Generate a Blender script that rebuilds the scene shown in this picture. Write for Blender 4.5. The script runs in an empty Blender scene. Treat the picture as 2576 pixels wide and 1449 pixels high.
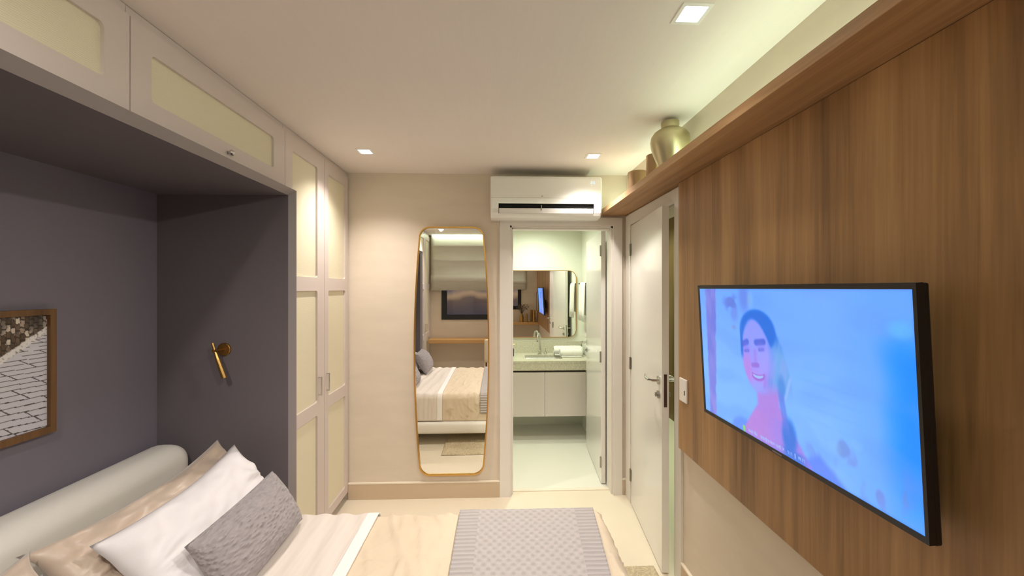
import bpy, bmesh, math, random
from mathutils import Vector, Matrix, noise
R = math.radians
PI = math.pi
random.seed(4)
SC = bpy.context.scene
COL = SC.collection

# ------------------------------------------------------------------ camera
cam = bpy.data.cameras.new('camera')
cam.sensor_width = 36.0
cam.lens = 36.0 * 1000 / 2576
cam.clip_start = 0.02
co = bpy.data.objects.new('camera', cam)
COL.objects.link(co)
co.location = (0, 0, 1.64)
co.rotation_euler = (R(90), 0, R(-2.0))
SC.camera = co

# ------------------------------------------------------------------ exposure, world
vs = SC.view_settings
vs.view_transform = 'Standard'
vs.look = 'None'
vs.gamma = 1
vs.exposure = 0.24
SPOT_W = 50.0       # watts of each bedroom downlight
LAMP_RGB = (1.0, .93, .865)
SHELF_LED = 15.0    # radiance of the strip on the shelf
BLIND_LED = 15.0
BATH_W = 34.0
BATH_RGB = (.94, 1.0, .84)
HALL_W = 60.0
HALL_RGB = (.90, 1.0, .76)

def lin(c):
    return tuple(((v/255)/12.92 if v/255 <= .04045 else ((v/255+.055)/1.055)**2.4) for v in c)

world = bpy.data.worlds.new('dusk_sky')
SC.world = world
world.use_nodes = True
wn = world.node_tree.nodes
wl = world.node_tree.links
wn.clear()
wo = wn.new('ShaderNodeOutputWorld')
wb = wn.new('ShaderNodeBackground')
wtc = wn.new('ShaderNodeTexCoord')
wsep = wn.new('ShaderNodeSeparateXYZ')
wr = wn.new('ShaderNodeValToRGB')
wmap = wn.new('ShaderNodeMath'); wmap.operation = 'MULTIPLY_ADD'
wmap.inputs[1].default_value = 1.6; wmap.inputs[2].default_value = .5
wl.new(wtc.outputs['Generated'], wsep.inputs[0])
wl.new(wsep.outputs['Z'], wmap.inputs[0])
wnz = wn.new('ShaderNodeTexNoise'); wnz.inputs['Scale'].default_value = 9; wnz.inputs['Detail'].default_value = 5
wad = wn.new('ShaderNodeMath'); wad.operation = 'MULTIPLY_ADD'
wad.inputs[1].default_value = .10; wad.inputs[2].default_value = -.05
wl.new(wtc.outputs['Generated'], wnz.inputs['Vector'])
wl.new(wnz.outputs['Fac'], wad.inputs[0])
wsum = wn.new('ShaderNodeMath'); wsum.operation = 'ADD'
wl.new(wmap.outputs[0], wsum.inputs[0]); wl.new(wad.outputs[0], wsum.inputs[1])
wl.new(wsum.outputs[0], wr.inputs[0])
cr = wr.color_ramp
cr.elements[0].position = 0.0; cr.elements[0].color = (*lin((60, 52, 58)), 1)
cr.elements[1].position = 1.0; cr.elements[1].color = (*lin((60, 74, 110)), 1)
for p, c in ((.40, (84, 72, 74)), (.455, (112, 88, 76)), (.475, (190, 150, 112)), (.50, (96, 88, 100)), (.56, (128, 130, 150)), (.72, (84, 96, 132))):
    e = cr.elements.new(p); e.color = (*lin(c), 1)
wl.new(wr.outputs[0], wb.inputs[0])
wb.inputs[1].default_value = 0.8
wl.new(wb.outputs[0], wo.inputs[0])

# ------------------------------------------------------------------ room measures (metres)
XL, XR, YF, YB, ZC = -1.16, 1.02, 3.13, -0.60, 2.535
XN = -1.815                      # back wall of the bed niche
BSPOTS = [(.42, 4.25), (.30, 3.70)]
HSPOTS = [(1.65, 3.2), (1.65, 4.5)]
SPOTS = [(-.87, 2.637), (.644, 2.675), (.631, 1.275), (-.87, .12), (.631, -.10)]

# ------------------------------------------------------------------ materials
def nt(m):
    m.use_nodes = True
    return m.node_tree.nodes, m.node_tree.links

def mat(name, rgb, rough=.6, metal=0.0, var=0.0, vscale=(8, 8, 8), bump=0.0, bscale=(60, 60, 60), bdist=.004, coat=0.0, sheen=0.0, emit=None, estr=1.0, spec=.5):
    m = bpy.data.materials.new(name)
    n, l = nt(m)
    b = n['Principled BSDF']
    c = (*lin(rgb), 1)
    b.inputs['Base Color'].default_value = c
    b.inputs['Roughness'].default_value = rough
    b.inputs['Metallic'].default_value = metal
    b.inputs['Coat Weight'].default_value = coat
    b.inputs['Sheen Weight'].default_value = sheen
    b.inputs['Specular IOR Level'].default_value = spec
    if var or bump:
        tc = n.new('ShaderNodeTexCoord')
    if var:
        mp = n.new('ShaderNodeMapping'); mp.inputs['Scale'].default_value = vscale
        nz = n.new('ShaderNodeTexNoise'); nz.inputs['Scale'].default_value = 1; nz.inputs['Detail'].default_value = 5
        l.new(tc.outputs['Object'], mp.inputs[0]); l.new(mp.outputs[0], nz.inputs['Vector'])
        rp = n.new('ShaderNodeValToRGB')
        rp.color_ramp.elements[0].position = .3; rp.color_ramp.elements[1].position = .7
        rp.color_ramp.elements[0].color = tuple(v*(1-var) for v in c[:3]) + (1,)
        rp.color_ramp.elements[1].color = tuple(min(1, v*(1+var)) for v in c[:3]) + (1,)
        l.new(nz.outputs['Fac'], rp.inputs[0]); l.new(rp.outputs[0], b.inputs['Base Color'])
    if bump:
        mp2 = n.new('ShaderNodeMapping'); mp2.inputs['Scale'].default_value = bscale
        nz2 = n.new('ShaderNodeTexNoise'); nz2.inputs['Scale'].default_value = 1; nz2.inputs['Detail'].default_value = 3
        l.new(tc.outputs['Object'], mp2.inputs[0]); l.new(mp2.outputs[0], nz2.inputs['Vector'])
        bp = n.new('ShaderNodeBump'); bp.inputs['Strength'].default_value = bump; bp.inputs['Distance'].default_value = bdist
        l.new(nz2.outputs['Fac'], bp.inputs['Height']); l.new(bp.outputs[0], b.inputs['Normal'])
    if emit:
        b.inputs['Emission Color'].default_value = (*emit, 1)
        b.inputs['Emission Strength'].default_value = estr
    return m

def wood(name, dark, mid, light, axis='Z', rough=.5, plank=None):
    """wood veneer with its grain along one axis"""
    m = bpy.data.materials.new(name)
    n, l = nt(m)
    b = n['Principled BSDF']
    b.inputs['Roughness'].default_value = rough
    tc = n.new('ShaderNodeTexCoord')
    def noise_at(scale, det, dist=0.0):
        mp = n.new('ShaderNodeMapping'); mp.inputs['Scale'].default_value = scale
        nz = n.new('ShaderNodeTexNoise'); nz.inputs['Scale'].default_value = 1
        nz.inputs['Detail'].default_value = det; nz.inputs['Distortion'].default_value = dist
        l.new(tc.outputs['Object'], mp.inputs[0]); l.new(mp.outputs[0], nz.inputs['Vector'])
        return nz.outputs['Fac']
    def sc(a, b_):
        return {'Z': (a, a, b_), 'Y': (a, b_, a), 'X': (b_, a, a)}[axis]
    big = noise_at(sc(7, .35), 3, .6)
    med = noise_at(sc(38, 1.3), 5, .8)
    fine = noise_at(sc(170, 5), 3)
    a1 = n.new('ShaderNodeMath'); a1.operation = 'MULTIPLY'; a1.inputs[1].default_value = .62
    a2 = n.new('ShaderNodeMath'); a2.operation = 'MULTIPLY_ADD'; a2.inputs[1].default_value = .28
    a3 = n.new('ShaderNodeMath'); a3.operation = 'MULTIPLY_ADD'; a3.inputs[1].default_value = .14
    l.new(big, a1.inputs[0]); l.new(med, a2.inputs[0]); l.new(a1.outputs[0], a2.inputs[2])
    l.new(fine, a3.inputs[0]); l.new(a2.outputs[0], a3.inputs[2])
    rp = n.new('ShaderNodeValToRGB')
    rp.color_ramp.elements[0].position = .36; rp.color_ramp.elements[0].color = (*lin(dark), 1)
    rp.color_ramp.elements[1].position = .68; rp.color_ramp.elements[1].color = (*lin(light), 1)
    e = rp.color_ramp.elements.new(.52); e.color = (*lin(mid), 1)
    l.new(a3.outputs[0], rp.inputs[0])
    l.new(rp.outputs[0], b.inputs['Base Color'])
    bp = n.new('ShaderNodeBump'); bp.inputs['Strength'].default_value = .12; bp.inputs['Distance'].default_value = .002
    l.new(fine, bp.inputs['Height']); l.new(bp.outputs[0], b.inputs['Normal'])
    return m

def glow(name, rgb, s):
    m = bpy.data.materials.new(name)
    n, l = nt(m)
    n.clear()
    o = n.new('ShaderNodeOutputMaterial'); e = n.new('ShaderNodeEmission')
    e.inputs[0].default_value = (*rgb, 1); e.inputs[1].default_value = s
    l.new(e.outputs[0], o.inputs[0])
    return m

M = {}
M['wall'] = mat('beige_wallpaper', (222, 208, 190), .75, var=.03, vscale=(3, 3, 12), bump=.25, bscale=(90, 90, 380), bdist=.0015)
M['ceiling'] = mat('white_plaster', (234, 225, 219), .85, var=.008, vscale=(60, 3, 3), bump=.16, bscale=(200, 18, 60), bdist=.002)
M['niche'] = mat('charcoal_wall_paint', (122, 116, 127), .55, bump=.15, bscale=(140, 140, 140), bdist=.001)
M['niche_panel'] = mat('charcoal_lacquer', (106, 99, 103), .5, bump=.12, bscale=(140, 140, 140), bdist=.001)
M['niche_lip'] = mat('mauve_grey_lacquer', (140, 132, 132), .42)
M['cab'] = mat('mauve_beige_lacquer', (212, 199, 193), .42)
M['cab_dark'] = mat('painted_gap_shade', (70, 60, 56), .7)  # shade of door gaps and counter recess put into the board colour
M['toe'] = mat('brown_plinth_board', (150, 120, 104), .6)
M['white'] = mat('white_satin_paint', (238, 234, 228), .22, coat=.3)
M['trimw'] = mat('white_casing_paint', (234, 228, 221), .35)
M['base'] = mat('tan_skirting', (206, 184, 156), .5)
M['basecap'] = mat('cream_skirting_cap', (240, 228, 208), .5)
M['floor'] = mat('cream_porcelain_tile', (234, 222, 200), .28, var=.02, vscale=(3, 3, 3))
M['bfloor'] = mat('white_porcelain_tile', (238, 236, 222), .3)
M['hfloor'] = mat('pale_green_tile', (226, 222, 196), .45)
M['bwall'] = mat('bathroom_paint', (236, 238, 224), .6)
M['chrome'] = mat('brushed_chrome', (205, 205, 200), .18, metal=1)
M['steel'] = mat('satin_steel', (170, 165, 158), .35, metal=1)
M['brass'] = mat('brushed_brass', (196, 158, 92), .3, metal=1)
M['gold'] = mat('gold_frame_metal', (214, 166, 92), .3, metal=1)
M['bronze'] = mat('aged_brass', (158, 118, 62), .45, metal=1, var=.12, vscale=(40, 40, 40))
M['vase'] = mat('brushed_champagne_metal', (204, 196, 160), .38, metal=1, bump=.15, bscale=(5, 5, 400), bdist=.001)
M['vase2'] = mat('satin_bronze_metal', (178, 150, 116), .42, metal=1)
M['mirror'] = mat('mirror_glass', (246, 246, 242), .0, metal=1)
M['black'] = mat('black_plastic', (22, 21, 24), .35)
M['blackmatte'] = mat('black_aluminium', (24, 26, 30), .5)
M['dark'] = mat('dark_void_plastic', (18, 18, 20), .5)
M['acw'] = mat('white_gloss_plastic', (240, 240, 236), .16, coat=.2)
M['plate'] = mat('white_switch_plastic', (238, 230, 224), .3)
M['stone'] = mat('speckled_stone', (206, 202, 180), .3, var=.16, vscale=(70, 70, 70))
M['ceramic'] = mat('white_ceramic', (245, 245, 240), .08)
M['vanity'] = mat('greige_melamine', (216, 206, 198), .45)
M['towel'] = mat('white_terry', (246, 244, 236), .95, bump=.6, bscale=(300, 300, 300), bdist=.003, sheen=.3)
M['head'] = mat('ivory_leatherette', (238, 234, 226), .5, bump=.06, bscale=(200, 200, 200))
M['mattress'] = mat('white_ticking', (230, 226, 218), .9)
M['sheet'] = mat('white_cotton', (230, 219, 210), .85, var=.03, vscale=(60, 3, 3), bump=.1, bscale=(400, 400, 400), bdist=.001)
M['band'] = mat('white_hem_cotton', (248, 243, 240), .85)
M['duvet'] = mat('beige_cotton_quilt', (224, 206, 181), .85, var=.02, bump=.12, bscale=(350, 350, 350), bdist=.001)
M['satin'] = mat('taupe_satin', (202, 182, 164), .38, sheen=.4, bump=.08, bscale=(30, 30, 30), bdist=.006)
M['pillow'] = mat('white_sateen', (236, 231, 233), .6, bump=.08, bscale=(26, 26, 26), bdist=.006)
M['rug'] = mat('cream_shag', (232, 214, 178), .95, var=.15, vscale=(60, 60, 60), bump=1.0, bscale=(120, 120, 120), bdist=.02)
M['woodp'] = wood('walnut_veneer', (122, 90, 58), (164, 124, 82), (190, 150, 102), 'Z')
M['woods'] = wood('oak_veneer', (138, 102, 68), (176, 136, 96), (200, 162, 118), 'Y')
M['woodd'] = wood('light_oak', (184, 136, 80), (206, 160, 102), (220, 178, 122), 'X')
M['woodh'] = wood('hall_veneer', (92, 74, 46), (124, 102, 66), (146, 122, 82), 'Z')
M['woodf'] = wood('brown_frame_wood', (84, 56, 30), (116, 82, 46), (136, 98, 58), 'Z')
M['blind'] = mat('grey_linen', (206, 202, 190), .85, var=.04, vscale=(4, 40, 40), bump=.2, bscale=(300, 300, 300), bdist=.001)
M['chair_f'] = mat('cream_upholstery', (222, 204, 172), .85)
M['chair_w'] = mat('reddish_wood', (120, 66, 44), .5)
M['dried'] = mat('dried_stems', (120, 104, 86), .9)
M['soap'] = mat('smoked_bottle', (60, 58, 56), .2)
M['spot'] = glow('warm_lamp_lens', (1.0, .94, .86), 30)
M['bspot'] = glow('bath_lamp_lens', (.93, 1.0, .80), 30)
M['hspot'] = glow('hall_lamp_lens', (.90, 1.0, .76), 30)
M['led'] = glow('led_tape', (.74, 1.0, .76), SHELF_LED)
M['bled'] = glow('cove_led_tape', (.84, 1.0, .76), BLIND_LED)
M['digits'] = glow('display_digits', (.70, .90, 1.0), 1.1)
M['reflector'] = mat('lamp_reflector', (240, 238, 235), .3)
M['bluelight'] = glow('blue_line_light', (.05, .14, .75), .6)

# woven cane-look panel: fine horizontal thread
def woven(name, rgb):
    m = bpy.data.materials.new(name)
    n, l = nt(m); b = n['Principled BSDF']
    b.inputs['Roughness'].default_value = .7
    tc = n.new('ShaderNodeTexCoord')
    mp = n.new('ShaderNodeMapping'); mp.inputs['Scale'].default_value = (1, 1, 1)
    w = n.new('ShaderNodeTexWave'); w.bands_direction = 'Z'; w.inputs['Scale'].default_value = 55
    w.inputs['Distortion'].default_value = 1.5; w.inputs['Detail'].default_value = 2; w.inputs['Detail Scale'].default_value = 3
    l.new(tc.outputs['Object'], mp.inputs[0]); l.new(mp.outputs[0], w.inputs['Vector'])
    rp = n.new('ShaderNodeValToRGB')
    c = lin(rgb)
    rp.color_ramp.elements[0].color = (*[v*.90 for v in c], 1); rp.color_ramp.elements[1].color = (*[min(1, v*1.03) for v in c], 1)
    l.new(w.outputs['Fac'], rp.inputs[0]); l.new(rp.outputs[0], b.inputs['Base Color'])
    bp = n.new('ShaderNodeBump'); bp.inputs['Strength'].default_value = .25; bp.inputs['Distance'].default_value = .001
    l.new(w.outputs['Fac'], bp.inputs['Height']); l.new(bp.outputs[0], b.inputs['Normal'])
    return m
M['woven'] = woven('cream_woven_cloth', (230, 221, 194))

# quilted grey cushion: wavy stitched relief
def quilt(name, rgb, sc=(72, 38, 90)):
    m = bpy.data.materials.new(name)
    n, l = nt(m); b = n['Principled BSDF']
    b.inputs['Roughness'].default_value = .8; b.inputs['Sheen Weight'].default_value = .2
    tc = n.new('ShaderNodeTexCoord')
    mp = n.new('ShaderNodeMapping'); mp.inputs['Scale'].default_value = sc
    v = n.new('ShaderNodeTexVoronoi'); v.inputs['Scale'].default_value = 1; v.feature = 'SMOOTH_F1'
    l.new(tc.outputs['Object'], mp.inputs[0]); l.new(mp.outputs[0], v.inputs['Vector'])
    rp = n.new('ShaderNodeValToRGB'); c = lin(rgb)
    rp.color_ramp.elements[0].color = (*[x*1.08 for x in c], 1); rp.color_ramp.elements[1].color = (*[x*.84 for x in c], 1)
    l.new(v.outputs['Distance'], rp.inputs[0]); l.new(rp.outputs[0], b.inputs['Base Color'])
    bp = n.new('ShaderNodeBump'); bp.inputs['Strength'].default_value = 1.0; bp.inputs['Distance'].default_value = .012; bp.invert = True
    l.new(v.outputs['Distance'], bp.inputs['Height']); l.new(bp.outputs[0], b.inputs['Normal'])
    return m
M['cushion'] = quilt('grey_quilted_cotton', (164, 156, 158))

# knitted throw: ribbed borders left and right, lattice of knots between them (object coords, metres)
def knit(name, rgb, x0, x1):
    m = bpy.data.materials.new(name)
    n, l = nt(m); b = n['Principled BSDF']
    b.inputs['Roughness'].default_value = .9; b.inputs['Sheen Weight'].default_value = .25
    at = n.new('ShaderNodeAttribute'); at.attribute_name = 'weave'
    sp = n.new('ShaderNodeSeparateXYZ'); l.new(at.outputs['Vector'], sp.inputs[0])
    def mth(op, a, b_=None, c_=None):
        k = n.new('ShaderNodeMath'); k.operation = op
        for i, v in enumerate((a, b_, c_)):
            if v is None: continue
            if isinstance(v, (int, float)): k.inputs[i].default_value = v
            else: l.new(v, k.inputs[i])
        return k.outputs[0]
    u, v = sp.outputs['X'], sp.outputs['Y']          # metres across / along the throw
    s1 = mth('SINE', mth('MULTIPLY', u, 2*PI/.042))
    s2 = mth('SINE', mth('MULTIPLY', v, 2*PI/.050))
    lat = mth('MULTIPLY_ADD', mth('MULTIPLY', s1, s2), .5, .5)
    rib = mth('MULTIPLY_ADD', mth('SINE', mth('MULTIPLY', v, 2*PI/.026)), .5, .5)
    edge = mth('ADD', mth('LESS_THAN', u, .095), mth('GREATER_THAN', u, x1 - x0 - .095))
    mix = n.new('ShaderNodeMix'); mix.data_type = 'FLOAT'
    l.new(edge, mix.inputs[0]); l.new(lat, mix.inputs[2]); l.new(rib, mix.inputs[3])
    h = mix.outputs[0]
    rp = n.new('ShaderNodeValToRGB'); c = lin(rgb)
    rp.color_ramp.elements[0].color = (*[x*.80 for x in c], 1); rp.color_ramp.elements[1].color = (*c, 1)  # shade in knit holes and rib grooves put into the colour
    rp.color_ramp.elements[1].position = .6
    l.new(h, rp.inputs[0]); l.new(rp.outputs[0], b.inputs['Base Color'])
    bp = n.new('ShaderNodeBump'); bp.inputs['Strength'].default_value = .8; bp.inputs['Distance'].default_value = .008
    l.new(h, bp.inputs['Height']); l.new(bp.outputs[0], b.inputs['Normal'])
    return m
M['throw'] = knit('grey_knit_wool', (192, 183, 181), 0, .66)

def vcol(name, emit):
    m = bpy.data.materials.new(name)
    n, l = nt(m); b = n['Principled BSDF']
    a = n.new('ShaderNodeAttribute'); a.attribute_name = 'image'
    if emit:
        b.inputs['Base Color'].default_value = (.01, .01, .012, 1)
        b.inputs['Roughness'].default_value = .25
        l.new(a.outputs['Color'], b.inputs['Emission Color'])
        b.inputs['Emission Strength'].default_value = emit
    else:
        b.inputs['Roughness'].default_value = .3
        l.new(a.outputs['Color'], b.inputs['Base Color'])
    return m
M['screen'] = vcol('television_picture', .95)
M['print'] = vcol('photo_print', 0)
def glass(name):
    m = bpy.data.materials.new(name)
    n, l = nt(m); n.clear()
    o = n.new('ShaderNodeOutputMaterial'); t = n.new('ShaderNodeBsdfTransparent'); g = n.new('ShaderNodeBsdfGlossy')
    g.inputs['Roughness'].default_value = .02
    f = n.new('ShaderNodeFresnel'); f.inputs[0].default_value = 1.35
    x = n.new('ShaderNodeMixShader'); t.inputs[0].default_value = (.86, .90, .95, 1)
    l.new(f.outputs[0], x.inputs[0]); l.new(t.outputs[0], x.inputs[1]); l.new(g.outputs[0], x.inputs[2]); l.new(x.outputs[0], o.inputs[0])
    return m
M['glass'] = glass('window_glass')

# ------------------------------------------------------------------ mesh helpers
WL = {}
def box(bm, x0, y0, z0, x1, y1, z1, bev=0.0, seg=2, mtx=None):
    r = bmesh.ops.create_cube(bm, size=1)
    v = r['verts']
    s = (abs(x1-x0), abs(y1-y0), abs(z1-z0))
    bmesh.ops.scale(bm, vec=s, verts=v)
    bmesh.ops.translate(bm, vec=((x0+x1)/2, (y0+y1)/2, (z0+z1)/2), verts=v)
    if bev:
        es = list({e for q in v for e in q.link_edges})
        rb = bmesh.ops.bevel(bm, geom=es, offset=min(bev, min(s)*.49), segments=seg, affect='EDGES', profile=.5)
        v = list({q for f in rb['faces'] for q in f.verts} | {q for q in v if q.is_valid})
    if mtx is not None:
        bmesh.ops.transform(bm, matrix=mtx, verts=v)
    return v

def rrect(x0, y0, x1, y1, r, n=5):
    if r <= 0: return [(x0, y0), (x1, y0), (x1, y1), (x0, y1)]
    p = []
    for cx, cy, a in ((x1-r, y0+r, -90), (x1-r, y1-r, 0), (x0+r, y1-r, 90), (x0+r, y0+r, 180)):
        for i in range(n+1):
            t = R(a + 90*i/n); p.append((cx + r*math.cos(t), cy + r*math.sin(t)))
    return p

def plate(bm, outer, holes, to3, depth):
    """flat plate with holes, given thickness along depth"""
    es = []
    for loop in [outer] + list(holes):
        vv = [bm.verts.new(to3(*p)) for p in loop]
        for i in range(len(vv)):
            es.append(bm.edges.new((vv[i], vv[(i+1) % len(vv)])))
    r = bmesh.ops.triangle_fill(bm, use_beauty=True, use_dissolve=False, edges=es)
    fs = [g for g in r['geom'] if isinstance(g, bmesh.types.BMFace)]
    if depth is not None:
        e = bmesh.ops.extrude_face_region(bm, geom=fs)
        nv = [g for g in e['geom'] if isinstance(g, bmesh.types.BMVert)]
        bmesh.ops.translate(bm, vec=depth, verts=nv)
    bmesh.ops.recalc_face_normals(bm, faces=bm.faces[:])

def lathe(bm, prof, c, n=40, axis='Z', caps=True):
    rings = []
    for r, h in prof:
        ring = []
        for i in range(n):
            a = 2*PI*i/n
            q = (r*math.cos(a), r*math.sin(a), h)
            if axis == 'Y': q = (q[0], q[2], q[1])
            if axis == 'X': q = (q[2], q[0], q[1])
            ring.append(bm.verts.new((c[0]+q[0], c[1]+q[1], c[2]+q[2])))
        rings.append(ring)
    for a, b in zip(rings, rings[1:]):
        for i in range(n):
            bm.faces.new((a[i], a[(i+1) % n], b[(i+1) % n], b[i]))
    if caps:
        bm.faces.new(rings[0][::-1]); bm.faces.new(rings[-1])
    bmesh.ops.recalc_face_normals(bm, faces=bm.faces[:])

def tube(bm, pts, rad, n=12):
    """tube along points; rad a number or one per point"""
    P = [Vector(p) for p in pts]
    rs = rad if isinstance(rad, (list, tuple)) else [rad]*len(P)
    up = Vector((0, 0, 1))
    rings = []
    prev = None
    for i, p in enumerate(P):
        d = (P[min(i+1, len(P)-1)] - P[max(i-1, 0)]).normalized()
        ref = prev if prev is not None else (up if abs(d.z) < .9 else Vector((1, 0, 0)))
        a = (ref - d*ref.dot(d))
        if a.length < 1e-4: a = d.orthogonal()
        a.normalize(); prev = a
        b = d.cross(a)
        rings.append([bm.verts.new(p + (a*math.cos(2*PI*k/n) + b*math.sin(2*PI*k/n))*rs[i]) for k in range(n)])
    for a, b in zip(rings, rings[1:]):
        for i in range(n):
            bm.faces.new((a[i], a[(i+1) % n], b[(i+1) % n], b[i]))
    bm.faces.new(rings[0][::-1]); bm.faces.new(rings[-1])
    bmesh.ops.recalc_face_normals(bm, faces=bm.faces[:])

def ball(bm, c, r, sx=1, sy=1, sz=1, u=20, v=12):
    q = bmesh.ops.create_uvsphere(bm, u_segments=u, v_segments=v, radius=r)['verts']
    bmesh.ops.scale(bm, vec=(sx, sy, sz), verts=q); bmesh.ops.translate(bm, vec=c, verts=q)

def loop_offset(loop, d):
    n = len(loop); out = []
    for i in range(n):
        p, q, r_ = Vector(loop[i-1]), Vector(loop[i]), Vector(loop[(i+1) % n])
        t = (r_ - p).normalized()
        out.append((q.x + t.y*d, q.y - t.x*d))
    return out

def band(bm, inner, outer, to3a, to3b):
    """closed picture-frame ring between two loops, from one plane to another"""
    n = len(inner)
    A = [bm.verts.new(to3a(*p)) for p in inner]; B = [bm.verts.new(to3a(*p)) for p in outer]
    Cc = [bm.verts.new(to3b(*p)) for p in inner]; D = [bm.verts.new(to3b(*p)) for p in outer]
    for i in range(n):
        j = (i+1) % n
        for q in ((A[i], A[j], B[j], B[i]), (Cc[i], D[i], D[j], Cc[j]), (B[i], B[j], D[j], D[i]), (A[i], Cc[i], Cc[j], A[j])):
            bm.faces.new(q)
    bmesh.ops.recalc_face_normals(bm, faces=bm.faces[:])

def done(bm, name, m, parent=None, origin=None, smooth=False, label=None):
    """link a bmesh (world coordinates) as ONE mesh object"""
    if parent is not None: off = WL[parent]
    elif origin is not None: off = Vector(origin)
    else: off = Vector((0, 0, 0))
    bmesh.ops.translate(bm, vec=-off, verts=bm.verts[:])
    me = bpy.data.meshes.new(name)
    bm.to_mesh(me); bm.free()
    me.materials.append(m)
    if smooth:
        me.polygons.foreach_set('use_smooth', [True]*len(me.polygons))
    o = bpy.data.objects.new(name, me)
    COL.objects.link(o)
    if parent is not None: o.parent = parent
    else: o.location = off
    WL[o] = off
    if label: o['label'] = label
    return o

def thing(name, label, cat, loc, group=None, kind=None):
    o = bpy.data.objects.new(name, None); COL.objects.link(o)
    o.empty_display_size = .05
    o.location = loc; WL[o] = Vector(loc)
    if label: o['label'] = label
    if cat: o['category'] = cat
    if group: o['group'] = group
    if kind: o['kind'] = kind
    return o

def tag(o, label, cat, group=None, kind=None):
    o['label'] = label; o['category'] = cat
    if group: o['group'] = group
    if kind: o['kind'] = kind
    return o

def struct(o, label=None, cat=None):
    o['kind'] = 'structure'
    if label: o['label'] = label
    if cat: o['category'] = cat
    return o

def dup(root, loc, label=None, group=None):
    r = root.copy(); COL.objects.link(r); r.location = loc
    if label: r['label'] = label
    if group: r['group'] = group
    for ch in list(root.children):
        c = ch.copy(); COL.objects.link(c); c.parent = r
        for g in list(ch.children):
            d = g.copy(); COL.objects.link(d); d.parent = c
    return r

def B(): return bmesh.new()
def bx(name, m, parent, *dims, bev=0.0, origin=None, label=None):
    bm = B(); box(bm, *dims, bev=bev)
    return done(bm, name, m, parent, origin, label=label)
XZ = lambda y: (lambda a, b: (a, y, b))       # a = x, b = z
YZ = lambda x: (lambda a, b: (x, a, b))       # a = y, b = z
XY = lambda z: (lambda a, b: (a, b, z))
def sm(a, b, x):
    t = min(1, max(0, (x-a)/(b-a))) if a != b else float(x > a)
    return t*t*(3-2*t)

# ------------------------------------------------------------------ THE SETTING
bm = B(); box(bm, -1.9, YB-.02, -.08, 1.16, 3.2, 0); struct(done(bm, 'floor', M['floor']), 'cream polished tile floor of the bedroom', 'floor')
bm = B(); box(bm, -.95, 3.2, -.08, 1.16, 4.9, .004); struct(done(bm, 'floor_bathroom', M['bfloor']), 'white tile floor of the bathroom past the sill', 'floor')
bm = B(); box(bm, 1.16, .4, -.08, 2.4, 5.4, 0); struct(done(bm, 'floor_hall', M['hfloor']), 'pale green lit floor of the hall outside the door', 'floor')

bm = B()
plate(bm, [(-1.9, YB-.02), (XR+.02, YB-.02), (XR+.02, YF+.02), (-1.9, YF+.02)],
      [[(x-.044, y-.044), (x+.044, y-.044), (x+.044, y+.044), (x-.044, y+.044)] for x, y in SPOTS], XY(ZC), (0, 0, .03))
struct(done(bm, 'ceiling', M['ceiling']), 'white plaster bedroom ceiling with small square lamps', 'ceiling')
def holes(pts): return [[(x-.044, y-.044), (x+.044, y-.044), (x+.044, y+.044), (x-.044, y+.044)] for x, y in pts]
bm = B(); plate(bm, [(-.95, YF+.14), (XR+.02, YF+.14), (XR+.02, 4.9), (-.95, 4.9)], holes(BSPOTS), XY(2.42), (0, 0, .04)); struct(done(bm, 'ceiling_bathroom', M['bwall']), 'bathroom ceiling', 'ceiling')
bm = B(); plate(bm, [(XR+.14, .4), (2.4, .4), (2.4, 5.4), (XR+.14, 5.4)], holes(HSPOTS), XY(2.53), (0, 0, .04)); struct(done(bm, 'ceiling_hall', M['ceiling']), 'hall ceiling with a thin blue line', 'ceiling')

# far wall with the bathroom doorway
BX0, BX1, BZ = .093, .913, 2.132
bm = B()
plate(bm, [(-1.9, 0), (BX0, 0), (BX0, BZ), (BX1, BZ), (BX1, 0), (XR, 0), (XR, 2.6), (-1.9, 2.6)], [], XZ(YF), (0, .14, 0))
struct(done(bm, 'wall_far', M['wall']), 'beige papered wall with the tall mirror and bathroom doorway', 'wall')
# right wall with the entrance doorway
DY0, DY1, DZ = 2.239, 2.995, 2.123
bm = B()
plate(bm, [(YB-.1, 0), (DY0, 0), (DY0, DZ), (DY1, DZ), (DY1, 0), (YF+.14, 0), (YF+.14, 2.6), (YB-.1, 2.6)], [], YZ(XR), (.14, 0, 0))
struct(done(bm, 'wall_right', M['wall']), 'right wall carrying the wood panel and the entrance door', 'wall')
# left wall, charcoal behind the bed
bm = B(); box(bm, XN-.1, YB, 0, XN, YF, 2.6); struct(done(bm, 'wall_left', M['niche']), 'charcoal wall at the back of the bed niche', 'wall')
# near wall with the window opening (seen in the mirrors)
WX0, WX1, WZ0, WZ1 = -.963, .585, 1.10, 2.30
bm = B()
plate(bm, [(-1.9, 0), (XR+.1, 0), (XR+.1, 2.6), (-1.9, 2.6)], [[(WX0, WZ0), (WX1, WZ0), (WX1, WZ1), (WX0, WZ1)]], XZ(YB), (0, -.14, 0))
struct(done(bm, 'wall_near', M['wall']), 'window wall behind the desk, seen in the mirrors', 'wall')
# bathroom shell
bm = B(); box(bm, -.95, 4.75, 0, XR+.12, 4.87, 2.5); struct(done(bm, 'wall_bathroom_back', M['bwall']), 'pale bathroom wall behind the vanity', 'wall')
bm = B(); box(bm, 1.003, YF+.14, 0, 1.12, 4.75, 2.5); struct(done(bm, 'wall_bathroom_right', M['bwall']), 'bathroom wall with the hanging towel', 'wall')
bm = B(); box(bm, -.95, YF+.14, 0, -.85, 4.75, 2.5); struct(done(bm, 'wall_bathroom_left', M['bwall']), 'left bathroom wall', 'wall')
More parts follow.
